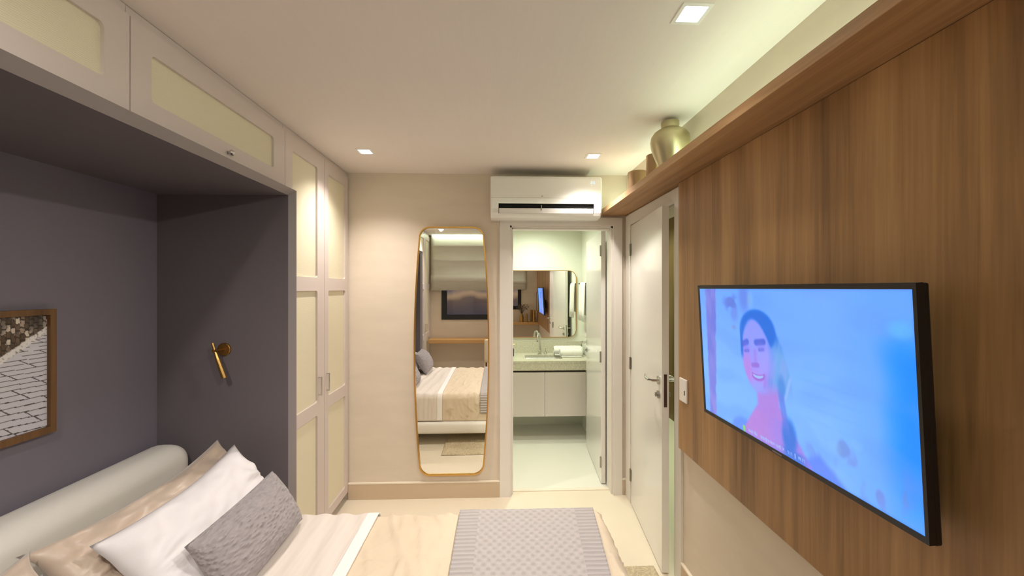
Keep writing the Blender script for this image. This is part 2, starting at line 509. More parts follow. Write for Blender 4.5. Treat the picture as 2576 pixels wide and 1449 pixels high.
# hall shell
bm = B(); box(bm, 2.16, .4, 0, 2.26, 5.3, 2.53); struct(done(bm, 'wall_hall_side', M['woodh']), 'dark wood wall of the hall', 'wall')
bm = B(); box(bm, 1.12, 5.1, 0, 2.2, 5.2, 2.53); struct(done(bm, 'wall_hall_end', M['woodh']), 'end wall of the hall', 'wall')
bm = B(); box(bm, 1.16, .4, 0, 2.2, .5, 2.53); struct(done(bm, 'wall_hall_near', M['wall']), 'near end wall of the hall', 'wall')
bm = B(); box(bm, 1.24, 3.98, 2.518, 2.16, 4.01, 2.53); struct(done(bm, 'trim_5', M['bluelight']), 'thin blue line in the hall ceiling', 'trim')

# skirting
def skirting(name, label, dims, capdims):
    t = thing(name, label, 'skirting', ((dims[0]+dims[3])/2, (dims[1]+dims[4])/2, 0), kind='structure')
    bx('board', M['base'], t, *dims, bev=.002)
    bx('cap', M['basecap'], t, *capdims, bev=.003)
skirting('baseboard_far', 'tan skirting board with cream top edge under the mirror', (XL, YF-.015, 0, .012, YF, .118), (XL, YF-.017, .118, .012, YF, .131))
skirting('baseboard_corner', 'short piece of skirting beside the bathroom doorway', (.984, YF-.015, 0, XR, YF, .118), (.984, YF-.017, .118, XR, YF, .131))
skirting('baseboard_right', 'tan skirting board below the television panel', (XR-.015, YB, 0, XR, 2.155, .118), (XR-.017, YB, .118, XR, 2.155, .131))
skirting('baseboard_near', 'skirting board under the desk', (-1.14, YB, 0, XR-.02, YB+.015, .118), (-1.14, YB, .118, XR-.02, YB+.017, .131))

# bathroom doorway casing and sill
t = thing('trim_1', 'white casing around the bathroom doorway', 'door frame', (.5, YF, 0), kind='structure')
bm = B()
plate(bm, [(.012, 0), (BX0, 0), (BX0, BZ), (BX1, BZ), (BX1, 0), (.983, 0), (.983, 2.196), (.012, 2.196)], [], XZ(YF), (0, -.016, 0))
done(bm, 'casing', M['trimw'], t)
bm = B()
for d in ((BX0, YF+.005, 0, BX0+.014, YF+.14, BZ), (BX1-.014, YF+.005, 0, BX1, YF+.14, BZ), (BX0, YF+.005, BZ-.014, BX1, YF+.14, BZ)): box(bm, *d)
for d in ((BX0+.014, YF+.03, 0, BX0+.026, YF+.10, BZ-.014), (BX0+.014, YF+.03, BZ-.026, BX1-.014, YF+.10, BZ-.014)): box(bm, *d, bev=.003)
done(bm, 'jamb', M['trimw'], t)
bx('sill', M['basecap'], t, BX0, 3.195, -.02, BX1, 3.235, .008, bev=.003)
# entrance doorway casing
t = thing('trim_2', 'white casing around the entrance doorway', 'door frame', (XR, 2.6, 0), kind='structure')
bm = B()
plate(bm, [(2.156, 0), (DY0, 0), (DY0, DZ), (DY1, DZ), (DY1, 0), (3.107, 0), (3.107, 2.203), (2.156, 2.203)], [], YZ(XR), (-.014, 0, 0))
done(bm, 'casing', M['trimw'], t)
bm = B()
for d in ((XR, DY0, 0, XR+.14, DY0+.012, DZ), (XR, DY1-.012, 0, XR+.14, DY1, DZ), (XR, DY0, DZ-.012, XR+.14, DY1, DZ)): box(bm, *d)
done(bm, 'jamb', M['trimw'], t)

def lever(bm, c, out, along, mid=.05, ln=.115):
    """lever handle: neck out from the leaf, then a bar along it with a slight curve"""
    c, out, along = Vector(c), Vector(out), Vector(along)
    pts = [c, c + out*(mid-.012)]
    pts += [c + out*mid + along*.010]
    for i in range(1, 7):
        q = i/6
        pts.append(c + out*(mid + .004*math.sin(q*PI) - .012*q*q) + along*(.012 + ln*q) + Vector((0, 0, .006*q*q)))
    tube(bm, pts, [.0095]*3 + [.0095, .0095, .009, .0085, .008, .007], 12)

def leaf_frame(h, f):
    h, f = Vector(h), Vector(f)
    al = (f-h).normalized(); ln = (f-h).length
    return h, al, ln

def door_leaf(name, label, hinge, free, thick_dir, z0, z1, thick, hinge_z, knobs_z, key_z, strike_col):
    """hinge, free: the two ends of the visible face (x, y); thick_dir: +1/-1 turn of the leaf's other face"""
    h, al, ln = leaf_frame((*hinge, 0), (*free, 0))
    nrm = Vector((-al.y, al.x, 0))*thick_dir            # from visible face to the other face
    mtx = Matrix(((al.x, nrm.x, 0, h.x), (al.y, nrm.y, 0, h.y), (0, 0, 1, 0), (0, 0, 0, 1)))
    t = thing(name, label, 'door', (h.x, h.y, 0), kind='structure')
    bm = B(); box(bm, 0, 0, z0, ln, thick, z1, bev=.002, mtx=mtx)
    lf = done(bm, 'leaf', M['white'], t)
    out = -nrm
    at = lambda a, o, z: tuple(h + al*a + out*o + Vector((0, 0, z)))
    for s, o0 in ((1, 0.0), (-1, thick)):
        d = out*s
        base = h + al*(ln-.052) + (nrm*thick if s < 0 else Vector((0, 0, 0)))
        bm = B()
        c = base + Vector((0, 0, knobs_z))
        tube(bm, [c, c + d*.008], .025, 20)
        lever(bm, c + d*.006, d, -al)
        done(bm, 'handle', M['chrome'], t, smooth=False)
        bm = B()
        c = base + Vector((0, 0, key_z))
        tube(bm, [c, c + d*.008], .023, 20)
        tube(bm, [c + d*.008, c + d*.014], .010, 14)
        box(bm, -.003, -.006, -.012, .003, .006, .012, mtx=Matrix.Translation(c + d*.02))
        done(bm, 'keyhole_rose', M['steel'], t)
    bm = B()                                             # lock plate on the free edge
    box(bm, ln-.0005, thick*.28, key_z-.06, ln+.002, thick*.72, knobs_z+.045, bev=.008, seg=3, mtx=mtx)
    done(bm, 'lock_plate', strike_col, t)
    for z in hinge_z:
        bm = B()
        tube(bm, [at(-.004, .006, z-.045), at(-.004, .006, z+.045)], .007, 12)
        box(bm, 0, -.0015, z-.045, .022, .001, z+.045, mtx=mtx)
        done(bm, 'hinge', M['steel'], t)
    return t
door_leaf('door_1', 'white entrance door standing ajar with lever handle', (1.008, 2.985), (.938, 2.247), 1, .008, 2.112, .04,
          (1.93, 1.07, .22), 1.10, 1.017, mat('brown_lock_plate', (92, 72, 66), .45, metal=.6))
door_leaf('door_2', 'white bathroom door opened against the right wall', (.858, 3.285), (.910, 4.076), -1, .012, 2.115, .038,
          (1.95, 1.066, .19), 1.09, 1.01, M['steel'])

# window (seen in the mirrors)
t = thing('window_1', 'black framed window with dusk view, seen in the mirror', 'window', ((WX0+WX1)/2, YB, WZ0), kind='structure')
bm = B()
plate(bm, [(WX0, WZ0), (WX1, WZ0), (WX1, WZ1), (WX0, WZ1)], [[(WX0+.085, WZ0+.085), (WX1-.085, WZ0+.085), (WX1-.085, WZ1-.085), (WX0+.085, WZ1-.085)]], XZ(YB+.012), (0, -.07, 0))
done(bm, 'window_frame', M['blackmatte'], t)
bx('pane', M['glass'], t, WX0+.085, YB-.03, WZ0+.085, WX1-.085, YB-.024, WZ1-.085)

# ------------------------------------------------------------------ DOWNLIGHTS
def downlight(name, label, loc, lens, group, watts, rgb, angle, trim=M['reflector']):
    x, y, z = loc
    t = thing(name, label, 'ceiling light', loc, group)
    bm = B()
    plate(bm, rrect(x-.05, y-.05, x+.05, y+.05, .002, 1), [rrect(x-.037, y-.037, x+.037, y+.037, .002, 1)], XY(z-.003), (0, 0, .003))
    done(bm, 'trim', trim, t)
    bm = B()                                             # recessed box, open below
    o = [(-.0435, -.0435), (.0435, -.0435), (.0435, .0435), (-.0435, .0435)]
    a = [bm.verts.new((x+p*.037/.0435, y+q*.037/.0435, z)) for p, q in o]
    b = [bm.verts.new((x+p*.75, y+q*.75, z+.05)) for p, q in o]
    for i in range(4): bm.faces.new((a[i], a[(i+1) % 4], b[(i+1) % 4], b[i]))
    bm.faces.new(b)
    done(bm, 'reflector', trim, t)
    bm = B()
    lathe(bm, [(.030, .012), (.031, .024)], (x, y, z), 24)
    done(bm, 'lens', lens, t)
    ld = bpy.data.lights.new('lamp_beam', 'SPOT')
    ld.energy = watts; ld.color = rgb; ld.spot_size = R(angle); ld.spot_blend = 1.0; ld.shadow_soft_size = .028
    lo = bpy.data.objects.new('lamp_beam', ld); COL.objects.link(lo)
    lo.parent = t; lo.location = (0, 0, -.002)
    return t
d0 = downlight('downlight', 'square recessed ceiling lamp nearest the tall wardrobe corner', (*SPOTS[0], ZC), M['spot'], 'square ceiling lamps', SPOT_W, LAMP_RGB, 118)
dup(d0, (*SPOTS[1], ZC), 'square recessed ceiling lamp just above the air conditioner, right side')
d2 = dup(d0, (*SPOTS[2], ZC), 'large bright square ceiling lamp near the wooden shelf, top of the photo')
d3 = dup(d0, (*SPOTS[3], ZC), 'square ceiling lamp seen only as a reflection at the top of the tall mirror')
d4 = dup(d0, (*SPOTS[4], ZC), 'unseen square ceiling lamp near the window end of the shelf')
for d_ in (d3, d4):                                  # window-end lamps, one of them unseen, boosted to brighten the bed niche
    for c_ in d_.children:
        if c_.type == 'LIGHT': c_.data = c_.data.copy(); c_.data.energy = SPOT_W*1.2
def aim(root, target):                               # swivel the lamp inside its square housing
    for c_ in root.children:
        if c_.type == 'LIGHT': c_.rotation_euler = (Vector(target) - Vector(root.location)).to_track_quat('-Z', 'Y').to_euler()
aim(d2, (-.35, 1.40, .5)); aim(d4, (-1.3, 1.2, .6)); aim(d3, (-1.15, 1.2, .3))
bl0 = downlight('downlight', 'square ceiling lamp in the bathroom above the vanity', (.42, 4.25, 2.42), M['bspot'], 'bathroom ceiling lamps', BATH_W, BATH_RGB, 165)
dup(bl0, (.30, 3.70, 2.42), 'square ceiling lamp in the bathroom just inside the doorway')
dh = downlight('downlight', 'square ceiling lamp in the hall', (1.65, 3.2, 2.53), M['hspot'], 'hall ceiling lamps', HALL_W, HALL_RGB, 165)
dup(dh, (1.65, 4.5, 2.53), 'square ceiling lamp at the far end of the hall')

# ------------------------------------------------------------------ LEFT: wardrobes, overhead cabinets, bed niche
def panel_door(t, y0, y1, z0, z1, holes, x=XL, th=.02, name='door'):
    """framed door in the wardrobe front plane; holes = openings (y0,z0,y1,z1) with woven panels"""
    bm = B()
    plate(bm, [(y0+.002, z0), (y1-.002, z0), (y1-.002, z1), (y0+.002, z1)], [rrect(*h, .016, 4) for h in holes], YZ(x), (-th, 0, 0))
    d = done(bm, name, M['cab'], t)
    for h in holes:
        bm = B(); box(bm, x-th+.002, h[0]-.008, h[1]-.008, x-.012, h[2]+.008, h[3]+.008)
        done(bm, 'woven_panel', M['woven'], d, label='cream woven panel')
    return d

def pull(d, y, za, zb, x=XL):
    bm = B()
    tube(bm, [(x, y, za-.004), (x+.020, y, za-.004)], .004, 10)
    tube(bm, [(x, y, zb+.004), (x+.020, y, zb+.004)], .004, 10)
    tube(bm, [(x+.020, y, zb), (x+.020, y, za)], .0045, 10)
    done(bm, 'handle', M['chrome'], d, label='slim chrome bar handle')

def wardrobe(label, y0, ys, y1, rows, cols, flip):
    t = thing('wardrobe', label, 'wardrobe', (XL-.3, (y0+y1)/2, 0))
    bm = B(); box(bm, XN, y0+.002, .07, XL-.021, y1-.002, ZC-.002)
    done(bm, 'carcass', M['cab_dark'], t)
    bx('plinth', M['toe'], t, XN, y0+.002, 0, XL-.05, y1-.002, .07)
    bx('cornice', M['cab'], t, XL-.0205, y0+.001, 2.500, XL-.014, y1-.001, ZC-.002)
    a = panel_door(t, y0, ys, .065, 2.50, [(cols[0][0], r[0], cols[0][1], r[1]) for r in rows])
    b = panel_door(t, ys, y1-.012, .065, 2.50, [(cols[1][0], r[0], cols[1][1], r[1]) for r in rows])
    pull(a, ys-.088+.0, 1.066, .946); pull(b, ys+.030, 1.066, .946)
    return t
rows = [(.125, .822), (.905, 1.622), (1.707, 2.415)]
wardrobe('tall mauve wardrobe with six cream woven panels between bed niche and far wall', 2.207, 2.698, YF-.002, rows, ((2.286, 2.597), (2.760, 3.060)), False)
wardrobe('tall wardrobe with woven panels by the window, seen only in the tall mirror', YB+.002, -.11, .383, rows, ((-.53, -.21), (-.03, .30)), False)

def overhead(label, y0, y1, py0, py1, ky):
    t = thing('overhead_cabinet', label, 'cabinet', (XL-.3, (y0+y1)/2, 2.19), 'cabinets over the bed')
    bx('carcass', M['cab_dark'], t, XN, y0+.002, 2.185, XL-.021, y1-.002, ZC-.002)
    bx('cornice', M['cab'], t, XL-.0205, y0+.001, 2.500, XL-.014, y1-.001, ZC-.002)
    d = panel_door(t, y0, y1, 2.186, 2.50, [(py0, 2.262, py1, 2.421)])
    bm = B(); tube(bm, [(XL, ky, 2.221), (XL+.016, ky, 2.221)], .006, 12); ball(bm, (XL+.018, ky, 2.221), .0125, .85, 1, 1)
    done(bm, 'knob', M['chrome'], d, smooth=True, label='round chrome knob')
overhead('overhead cabinet with woven panel and chrome knob, next to the tall wardrobe', 1.295, 2.207, 1.373, 2.100, 1.748)
overhead('overhead cabinet in the top left corner of the photo, nearer the window', .383, 1.295, .470, 1.213, .84)

# niche lining: two side panels, top panel, and a mitred lip standing proud of the doors
t = thing('niche_surround', 'charcoal lining around the bed niche with a mitred grey edge', 'bed niche', (XL-.3, 1.295, 0))
NY0, NY1, NZ = .413, 2.180, 2.139
bx('top_panel', M['niche_panel'], t, XN+.001, NY0-.028, NZ, -1.129, NY1+.028, 2.183)
bx('side_panel', M['niche_panel'], t, XN+.001, NY1, 0, -1.129, 2.206, NZ)
bx('side_panel', M['niche_panel'], t, XN+.001, .384, 0, -1.129, NY0, NZ)
bm = B()
def lip(a, b):
    """chamfered strip; a, b: cross-sections as lists of three points"""
    va = [bm.verts.new(p) for p in a]; vb = [bm.verts.new(p) for p in b]
    n = len(a)
    for i in range(n): bm.faces.new((va[i], va[(i+1) % n], vb[(i+1) % n], vb[i]))
    bm.faces.new(va[::-1]); bm.faces.new(vb)
xo, xi = -1.100, -1.129
sec_far = [(xi, NY1, NZ), (xo, 2.210, 2.170), (xo, 2.210, 2.186), (xi, 2.206, 2.186)]
def prof(y_in, y_out, z_in, z_out):
    return [(xi, y_in, z_in), (xo, y_out, z_out), (xi, y_out, z_out)]
lip(prof(NY1, 2.210, NZ, 2.170), prof(NY0, .380, NZ, 2.170))
lip(prof(NY1, 2.210, 0, 0), prof(NY1, 2.210, NZ, 2.170))
lip(prof(NY0, .380, NZ, 2.170), prof(NY0, .380, 0, 0))
bmesh.ops.recalc_face_normals(bm, faces=bm.faces[:])
done(bm, 'mitred_edge', M['niche_lip'], t, label='paler mitred front edge')

# reading lamp on the niche side
t = thing('wall_lamp', 'small brass reading lamp with tilting rod on the niche side wall', 'wall lamp', (-1.46, NY1, 1.312))
bm = B(); lathe(bm, [(.034, 0), (.034, -.008), (.031, -.011)], (-1.462, NY1, 1.312), 32, 'Y'); done(bm, 'backplate', M['bronze'], t)
bm = B(); tube(bm, [(-1.462, NY1-.01, 1.312), (-1.460, 2.088, 1.316)], .006, 12); tube(bm, [(-1.470, 2.10, 1.315), (-1.448, 2.10, 1.317)], .008, 12)
done(bm, 'arm', M['bronze'], t)
bm = B()
tube(bm, [(-1.471, 2.10, 1.356), (-1.4575, 2.10, 1.312), (-1.445, 2.10, 1.272), (-1.411, 2.10, 1.176)], [.0065, .0068, .011, .0125], 16)
done(bm, 'rod', M['brass'], t, smooth=False)

# framed street photograph
t = thing('picture', 'wood framed photo of a paved lane above the headboard', 'picture', (XN, 1.30, 1.06))
PY0, PY1, PZ0, PZ1 = .93, 1.672, 1.062, 1.556
bm = B()
band(bm, [(PY0+.024, PZ0+.026), (PY1-.022, PZ0+.026), (PY1-.022, PZ1-.023), (PY0+.024, PZ1-.023)], [(PY0, PZ0), (PY1, PZ0), (PY1, PZ1), (PY0, PZ1)], YZ(XN), YZ(XN+.030))
done(bm, 'frame', M['woodf'], t)

def image_grid(bm, n, m, to3, fn):
    """grid whose vertices carry the colours of a picture fn(u, v) (sRGB 0..255)"""
    ly = bm.verts.layers.float_color.new('image')
    g = []
    for j in range(m+1):
        row = []
        for i in range(n+1):
            u, v = i/n, j/m
            q = bm.verts.new(to3(u, v)); q[ly] = (*lin(fn(u, v)), 1)
            row.append(q)
        g.append(row)
    for j in range(m):
        for i in range(n):
            bm.faces.new((g[j][i], g[j+1][i], g[j+1][i+1], g[j][i+1]))

def mixc(a, b, t):
    return tuple(x + (y-x)*t for x, y in zip(a, b))
def N(x, y, z=0.0): return noise.noise((x, y, z))

def lane(u, v):
    """paved lane climbing to the right beside a rough brick wall"""
    y = PY0+.024 + u*(PY1-PY0-.046); z = PZ1-.023 - v*(PZ1-PZ0-.049)
    # edge of the paving: rises to the right
    ze = 1.462 - (1.652-y)*.66 + .004*N(y*60, 3)
    if z > ze + .026:
        by = y*70; bz = z*38
        k = math.floor(by); off = .5*(k % 2)
        fz = (bz+off + .3*N(by, bz)) % 1.0; fy = (by + .3*N(bz*2, by)) % 1.0
        tone = .5 + .5*noise.cell((k*1.3, math.floor(bz+off), 2.0)) if False else .5 + .9*N(k*1.73, math.floor(bz+off)*2.31, 5)
        c = mixc((92, 70, 52), (232, 218, 200), sm(.25, .9, tone))
        if fz < .22 or fy < .18: c = mixc(c, (44, 34, 28), .8)
        c = mixc(c, (30, 22, 18), .75*sm(.05, .0, abs(y-1.612))*sm(1.44, 1.50, z))
        return mixc(c, (40, 30, 24), .5*sm(.25, .6, N(y*9, z*9, 1)+.2))
    if z > ze:
        return mixc((236, 232, 230), (150, 140, 132), sm(.1, .5, N(y*120, z*120)))
    d = (ze - z)
    dr = 1.462 - z + (1.652-y)*(.02+.30*max(0, 1.30-z))     # joints fan out towards the foot
    s = 25*math.log(1 + max(0, dr)/.3)
    s += .10*N(y*14, z*14)
    f = s % 1.0
    row = math.floor(s)
    c = (222, 220, 228)
    w = .13
    jx = (y*6.0 + row*.19 + (row % 2)*.37 - f*.16) % 1.0
    c = mixc(c, (198, 196, 206), .5*(.5+.5*N(row*3.1, math.floor(y*7+row*.37)*1.7)))
    if f < w: c = mixc(c, (52, 46, 48), .9)
    elif jx < .035: c = mixc(c, (70, 64, 64), .85)
    return c
bm = B()
image_grid(bm, 300, 190, lambda u, v: (XN+.016, PY0+.02 + u*(PY1-PY0-.038), PZ1-.019 - v*(PZ1-PZ0-.041)), lane)
done(bm, 'print', M['print'], t, label='photo print of pale paving beside a rough wall')
bx('backing_board', M['black'], t, XN+.002, PY0+.01, PZ0+.01, XN+.014, PY1-.01, PZ1-.01)

# ------------------------------------------------------------------ BED
BY0, BY1, BXF, BZT = .60, 2.00, .515, .505
t = thing('bed', 'double bed with ivory upholstered base and rounded headboard in the niche', 'bed', (-.6, 1.3, 0))
bm = B(); box(bm, -1.60, BY0-.03, .115, BXF+.03, BY1+.06, .235, bev=.03, seg=4); done(bm, 'bed_base', M['head'], t, smooth=True)
bm = B(); box(bm, -1.58, BY0+.02, .235, BXF-.03, BY1-.02, .478, bev=.05, seg=4); done(bm, 'mattress', M['mattress'], t, smooth=True)
for lx in (-1.45, .30):
    for ly in (BY0+.18, BY1-.18):
        bx('leg', M['blackmatte'], t, lx-.03, ly-.03, 0, lx+.03, ly+.03, .118, bev=.004)
bm = B(); box(bm, XN+.002, NY0+.01, .14, -1.60, NY1-.012, .838, bev=.088, seg=8)
done(bm, 'headboard', M['head'], t, smooth=True)

def fold(t_, hi, r):
    if t_ <= hi-r: return t_, 0.0
    L = PI*r/2; s = t_-(hi-r)
    if s < L: return hi-r+r*math.sin(s/r), r*(1-math.cos(s/r))
    return hi, r + s - L

def drape(bm, x0, x1, ztop, off, r, hang, foot, fn, nx, ny, right_slant=0.0, weave=False):
    """cloth lying over the mattress: flat on top, rounded over both long edges (and the foot), hanging down"""
    hy = (BY1-BY0)/2 + off; cy = (BY0+BY1)/2
    half = hy - r + PI*r/2 + hang
    xe = x1 - r + PI*r/2 + foot if foot else x1
    ly = bm.verts.layers.float_color.new('weave') if weave else None
    g = []
    for i in range(nx+1):
        row = []
        for j in range(ny+1):
            b = -half + 2*half*j/ny
            a = x0 + (xe-x0)*i/nx
            if right_slant: a = x0 + (xe - x0 + right_slant*max(-hy, min(hy, b)))*i/nx
            px, dx = fold(a, x1, r) if foot else (a, 0)
            py, dy = fold(abs(b), hy, r)
            py = math.copysign(py, b)
            dz = max(dx, dy) if min(dx, dy) < .001 else max(dx, dy)
            w = fn(a, b)
            side = sm(.3*r, r, dy)
            q = Vector((px, cy+py, ztop - dz))
            q.z += w*(1-side)
            q.y += math.copysign(w*side, b)
            if foot: q.x += w*sm(.3*r, r, dx)
            vv = bm.verts.new(q)
            if weave: vv[ly] = ((i/nx)*.66, b+1, 0, 1)
            row.append(vv)
        g.append(row)
    for i in range(nx):
        for j in range(ny):
            bm.faces.new((g[i][j], g[i+1][j], g[i+1][j+1], g[i][j+1]))
    bmesh.ops.recalc_face_normals(bm, faces=bm.faces[:])

def thick(o, d):
    m_ = o.modifiers.new('thickness', 'SOLIDIFY'); m_.thickness = d; m_.offset = -1

def w_duvet(a, b):
    y = (BY0+BY1)/2 + b
    w = .006*N(a*5+2, b*3) + .0045*N(a*16 + 2*N(b*5, a*3), b*5, 3) + .002*N(a*38, b*13, 7)
    ridge = abs(N(a*9 + b*2.5, b*2.2 - a*1.2, 9)); w += .011*sm(.12, 0, ridge); w += .006*sm(.10, 0, abs(N(a*14 - b*5, b*6 + a*4, 13)))
    for ys in (1.66, .94):
        w -= .006*sm(.012, 0, abs(y-ys+.004*N(a*8, 1)))
    w -= .004*sm(.010, 0, abs(a-.455))
    lay = sm(-.60, -.52, a)*(1 - .85*sm(-.23, -.16, a)*sm(.47, .40, a))   # pressed flat under the sheet and the throw
    return min(w, .004)*(1-lay)*.3 + w*lay
bm = B(); drape(bm, -1.28, BXF+.008, BZT+.015, .012, .055, .225, .225, w_duvet, 170, 190)
o = done(bm, 'duvet', M['duvet'], None, (-.38, 1.3, .24), smooth=True)
tag(o, 'beige quilted duvet covering the bed and hanging over its sides', 'duvet'); thick(o, .010)

def w_sheet(a, b):
    w = .004*N(a*4, b*3, 11)
    q = a + .10*b + .03*N(b*3, a*2, 2)
    w += .0060*math.sin(q*62 + 2*N(b*2, a*4, 4))*(.35+.65*sm(-.3, .4, N(a*4, b*2.2, 8)))
    w += .0015*N(a*50, b*10)
    return w
t = thing('top_sheet', 'white striped top sheet folded back across the bed', 'sheet', (-.93, 1.3, .24))
bm = B(); drape(bm, -1.27, -.640, BZT+.024, .022, .055, .228, 0, w_sheet, 90, 190)
o = done(bm, 'fold', M['sheet'], t, smooth=True); thick(o, .006)
bm = B(); drape(bm, -.642, -.588, BZT+.0265, .0245, .055, .228, 0, lambda a, b: .001*N(a*20, b*8), 8, 190)
o = done(bm, 'hem_band', M['band'], t, smooth=True, label='plain white hem band'); thick(o, .007)

def w_throw(a, b):
    return .003*N(a*4, b*3, 21) + .0012*N(a*20, b*20, 5)
bm = B(); drape(bm, -.190, .415, BZT+.030, .028, .055, .16, 0, w_throw, 90, 240, right_slant=.09, weave=True)
o = done(bm, 'throw_blanket', M['throw'], None, (.12, 1.3, .3), smooth=True)
tag(o, 'grey knitted throw with ribbed borders across the foot of the bed', 'blanket'); thick(o, .010)

def pillow(name, label, cat, tr, tl, br, T, m, group, seed, pinch=.07, bias=.6, wr=.006, ear=0.0, sag=0.0):
    """tr, tl: top corners; br: bottom right corner; T: thickness; bias: share of the bulge on the front"""
    tr, tl, br = Vector(tr), Vector(tl), Vector(br)
    bl = tl + (br - tr)
    ex = (tr-tl); ez = (tl - bl); nn = ex.normalized().cross(ez.normalized())
    if nn.x < 0: nn = -nn
    bm = B(); n, k = 44, 32
    def P(u, v, side):
        pu = u*(1 - pinch*(1-v*v)**1.0*(abs(u)**2)) ; pv = v*(1 - pinch*(1-u*u)*(abs(v)**2))
        base = (tl+tr+bl+br)/4 + ex*(pu/2) + ez*(pv/2)
        prof_ = max(0, (1-abs(u)**2.6))**.52 * max(0, (1-abs(v)**2.6))**.52
        edge = 1 - max(abs(u), abs(v))
        w = wr*N(u*3.1+seed, v*2.6, side*3.0) + wr*.6*N(u*7+seed, v*6, side*5.0)
        rad = wr*.8*math.sin(8*math.atan2(v*1.0, abs(u)-1.0) + seed)*sm(.55, .05, abs(abs(u)-.82))*sm(.0, .3, edge)
        h = side*T*(bias if side > 0 else 1-bias)*prof_
        base = base + nn*(h + (w+rad)*sm(0, .15, edge))
        base = base + ez.normalized()*(-sag*(1-u*u)*max(0, v)) + nn*(ear*N(u*2+seed, v*2)*sm(.4, 0, edge))
        return base
    F = {}
    for side in (1, -1):
        for i in range(n+1):
            for j in range(k+1):
                rim = i in (0, n) or j in (0, k)
                key = (0 if rim else side, i, j)
                if key not in F: F[key] = bm.verts.new(P(2*i/n-1, 2*j/k-1, side))
        for i in range(n):
            for j in range(k):
                q = [F[(0 if (a in (0, n) or b in (0, k)) else side, a, b)] for a, b in ((i, j), (i+1, j), (i+1, j+1), (i, j+1))]
                bm.faces.new(q if side > 0 else q[::-1])
    bmesh.ops.recalc_face_normals(bm, faces=bm.faces[:])
    c = (tl+tr+bl+br)/4
    o = done(bm, name, m, None, (c.x, c.y, min(bl.z, br.z)), smooth=True)
    return tag(o, label, cat, group)
DY = -.90   # the second set of pillows, nearer the window
pillow('pillow', 'taupe satin pillow in the back row, against the headboard by the lamp', 'pillow', (-1.445, 2.105, .862), (-1.48, 1.27, .812), (-1.18, 2.085, .570), .15, M['satin'], 'taupe pillows', 1.7, .10, .55, .020, .022, .03)
pillow('pillow', 'white pillow in the middle row between taupe pillow and grey cushion', 'pillow', (-1.300, 2.005, .872), (-1.32, 1.33, .805), (-1.035, 1.99, .565), .17, M['pillow'], 'white pillows', 5.2, .08, .62, .013, .016, .02)
pillow('cushion', 'grey quilted oblong cushion in front of the white pillow', 'cushion', (-1.060, 1.905, .782), (-1.075, 1.40, .752), (-.925, 1.915, .548), .14, M['cushion'], 'grey cushions', 3.1, .04, .62, .003, 0, .0)
pillow('pillow', 'taupe satin pillow at the lower left corner of the photo', 'pillow', (-1.42, 1.255, .842), (-1.46, .54, .82), (-1.17, 1.23, .570), .16, M['satin'], 'taupe pillows', 8.4, .10, .6, .018, .022, .03)
pillow('pillow', 'white pillow on the window side of the bed, outside the left edge', 'pillow', (-1.29, 1.17, .83), (-1.33, .52, .80), (-1.04, 1.16, .560), .17, M['pillow'], 'white pillows', 2.6, .08, .62, .008, .01, .02)
pillow('cushion', 'grey cushion on the window side, seen tall in the tall mirror', 'cushion', (-1.06, 1.12, .80), (-1.07, .62, .79), (-.91, 1.13, .540), .16, M['cushion'], 'grey cushions', 6.6, .04, .6, .003, 0, .0)

# rug
bm = B()
RX0, RX1, RY0, RY1 = -.56, .915, .52, 2.31
nx, ny = 120, 170
g = []
for i in range(nx+1):
    row = []
    for j in range(ny+1):
        u, v = i/nx, j/ny
        e = min(u, 1-u, v, 1-v)
        x = RX0 + (RX1-RX0)*u; y = RY0 + (RY1-RY0)*v
        if e < .02: x += .006*N(x*60, y*60); y += .006*N(x*60+9, y*60)
        z = (.018 + .007*N(x*45, y*45) + .005*N(x*120, y*120)) * sm(-.004, .012, e) + .001
        row.append(bm.verts.new((x, y, z)))
    g.append(row)
for i in range(nx):
    for j in range(ny): bm.faces.new((g[i][j], g[i+1][j], g[i+1][j+1], g[i][j+1]))
bmesh.ops.recalc_face_normals(bm, faces=bm.faces[:])
o = done(bm, 'rug', M['rug'], None, (.18, 1.3, 0), smooth=True); tag(o, 'cream shaggy rug on the floor under the bed', 'rug')

# ------------------------------------------------------------------ FAR WALL: tall mirror, air conditioner
t = thing('wall_mirror', 'tall mirror with curved sides and thin gold frame on the far wall', 'mirror', (-.36, YF, .19))
zc, hz = 1.1495, .957
def halfw(z): return .282 - .047*((z-zc)/hz)**2
def mloop():
    pts = []
    rc = .075
    zt = zc+hz; zb = zc-hz
    for i in range(7):                                         # bottom right corner
        a = R(-90 + 80*i/6); pts.append((halfw(zb+rc)-rc + rc*math.cos(a), zb+rc+rc*math.sin(a)))
    for i in range(1, 24):
        z = zb+rc + (zt-zb-2*rc)*i/24; pts.append((halfw(z), z))
    for i in range(7):
        a = R(10 + 80*i/6); pts.append((halfw(zt-rc)-rc + rc*math.cos(a), zt-rc+rc*math.sin(a)))
    left = [(-x, z) for x, z in reversed(pts)]
    return [(x-.361, z) for x, z in pts + left]
L_in = mloop(); L_out = loop_offset(L_in, .010)
bm = B(); band(bm, L_in, L_out, XZ(YF), XZ(YF-.030)); done(bm, 'frame', M['gold'], t)
bm = B(); plate(bm, loop_offset(L_in, .001), [], XZ(YF-.020), (0, .016, 0)); done(bm, 'mirror_glass', M['mirror'], t)

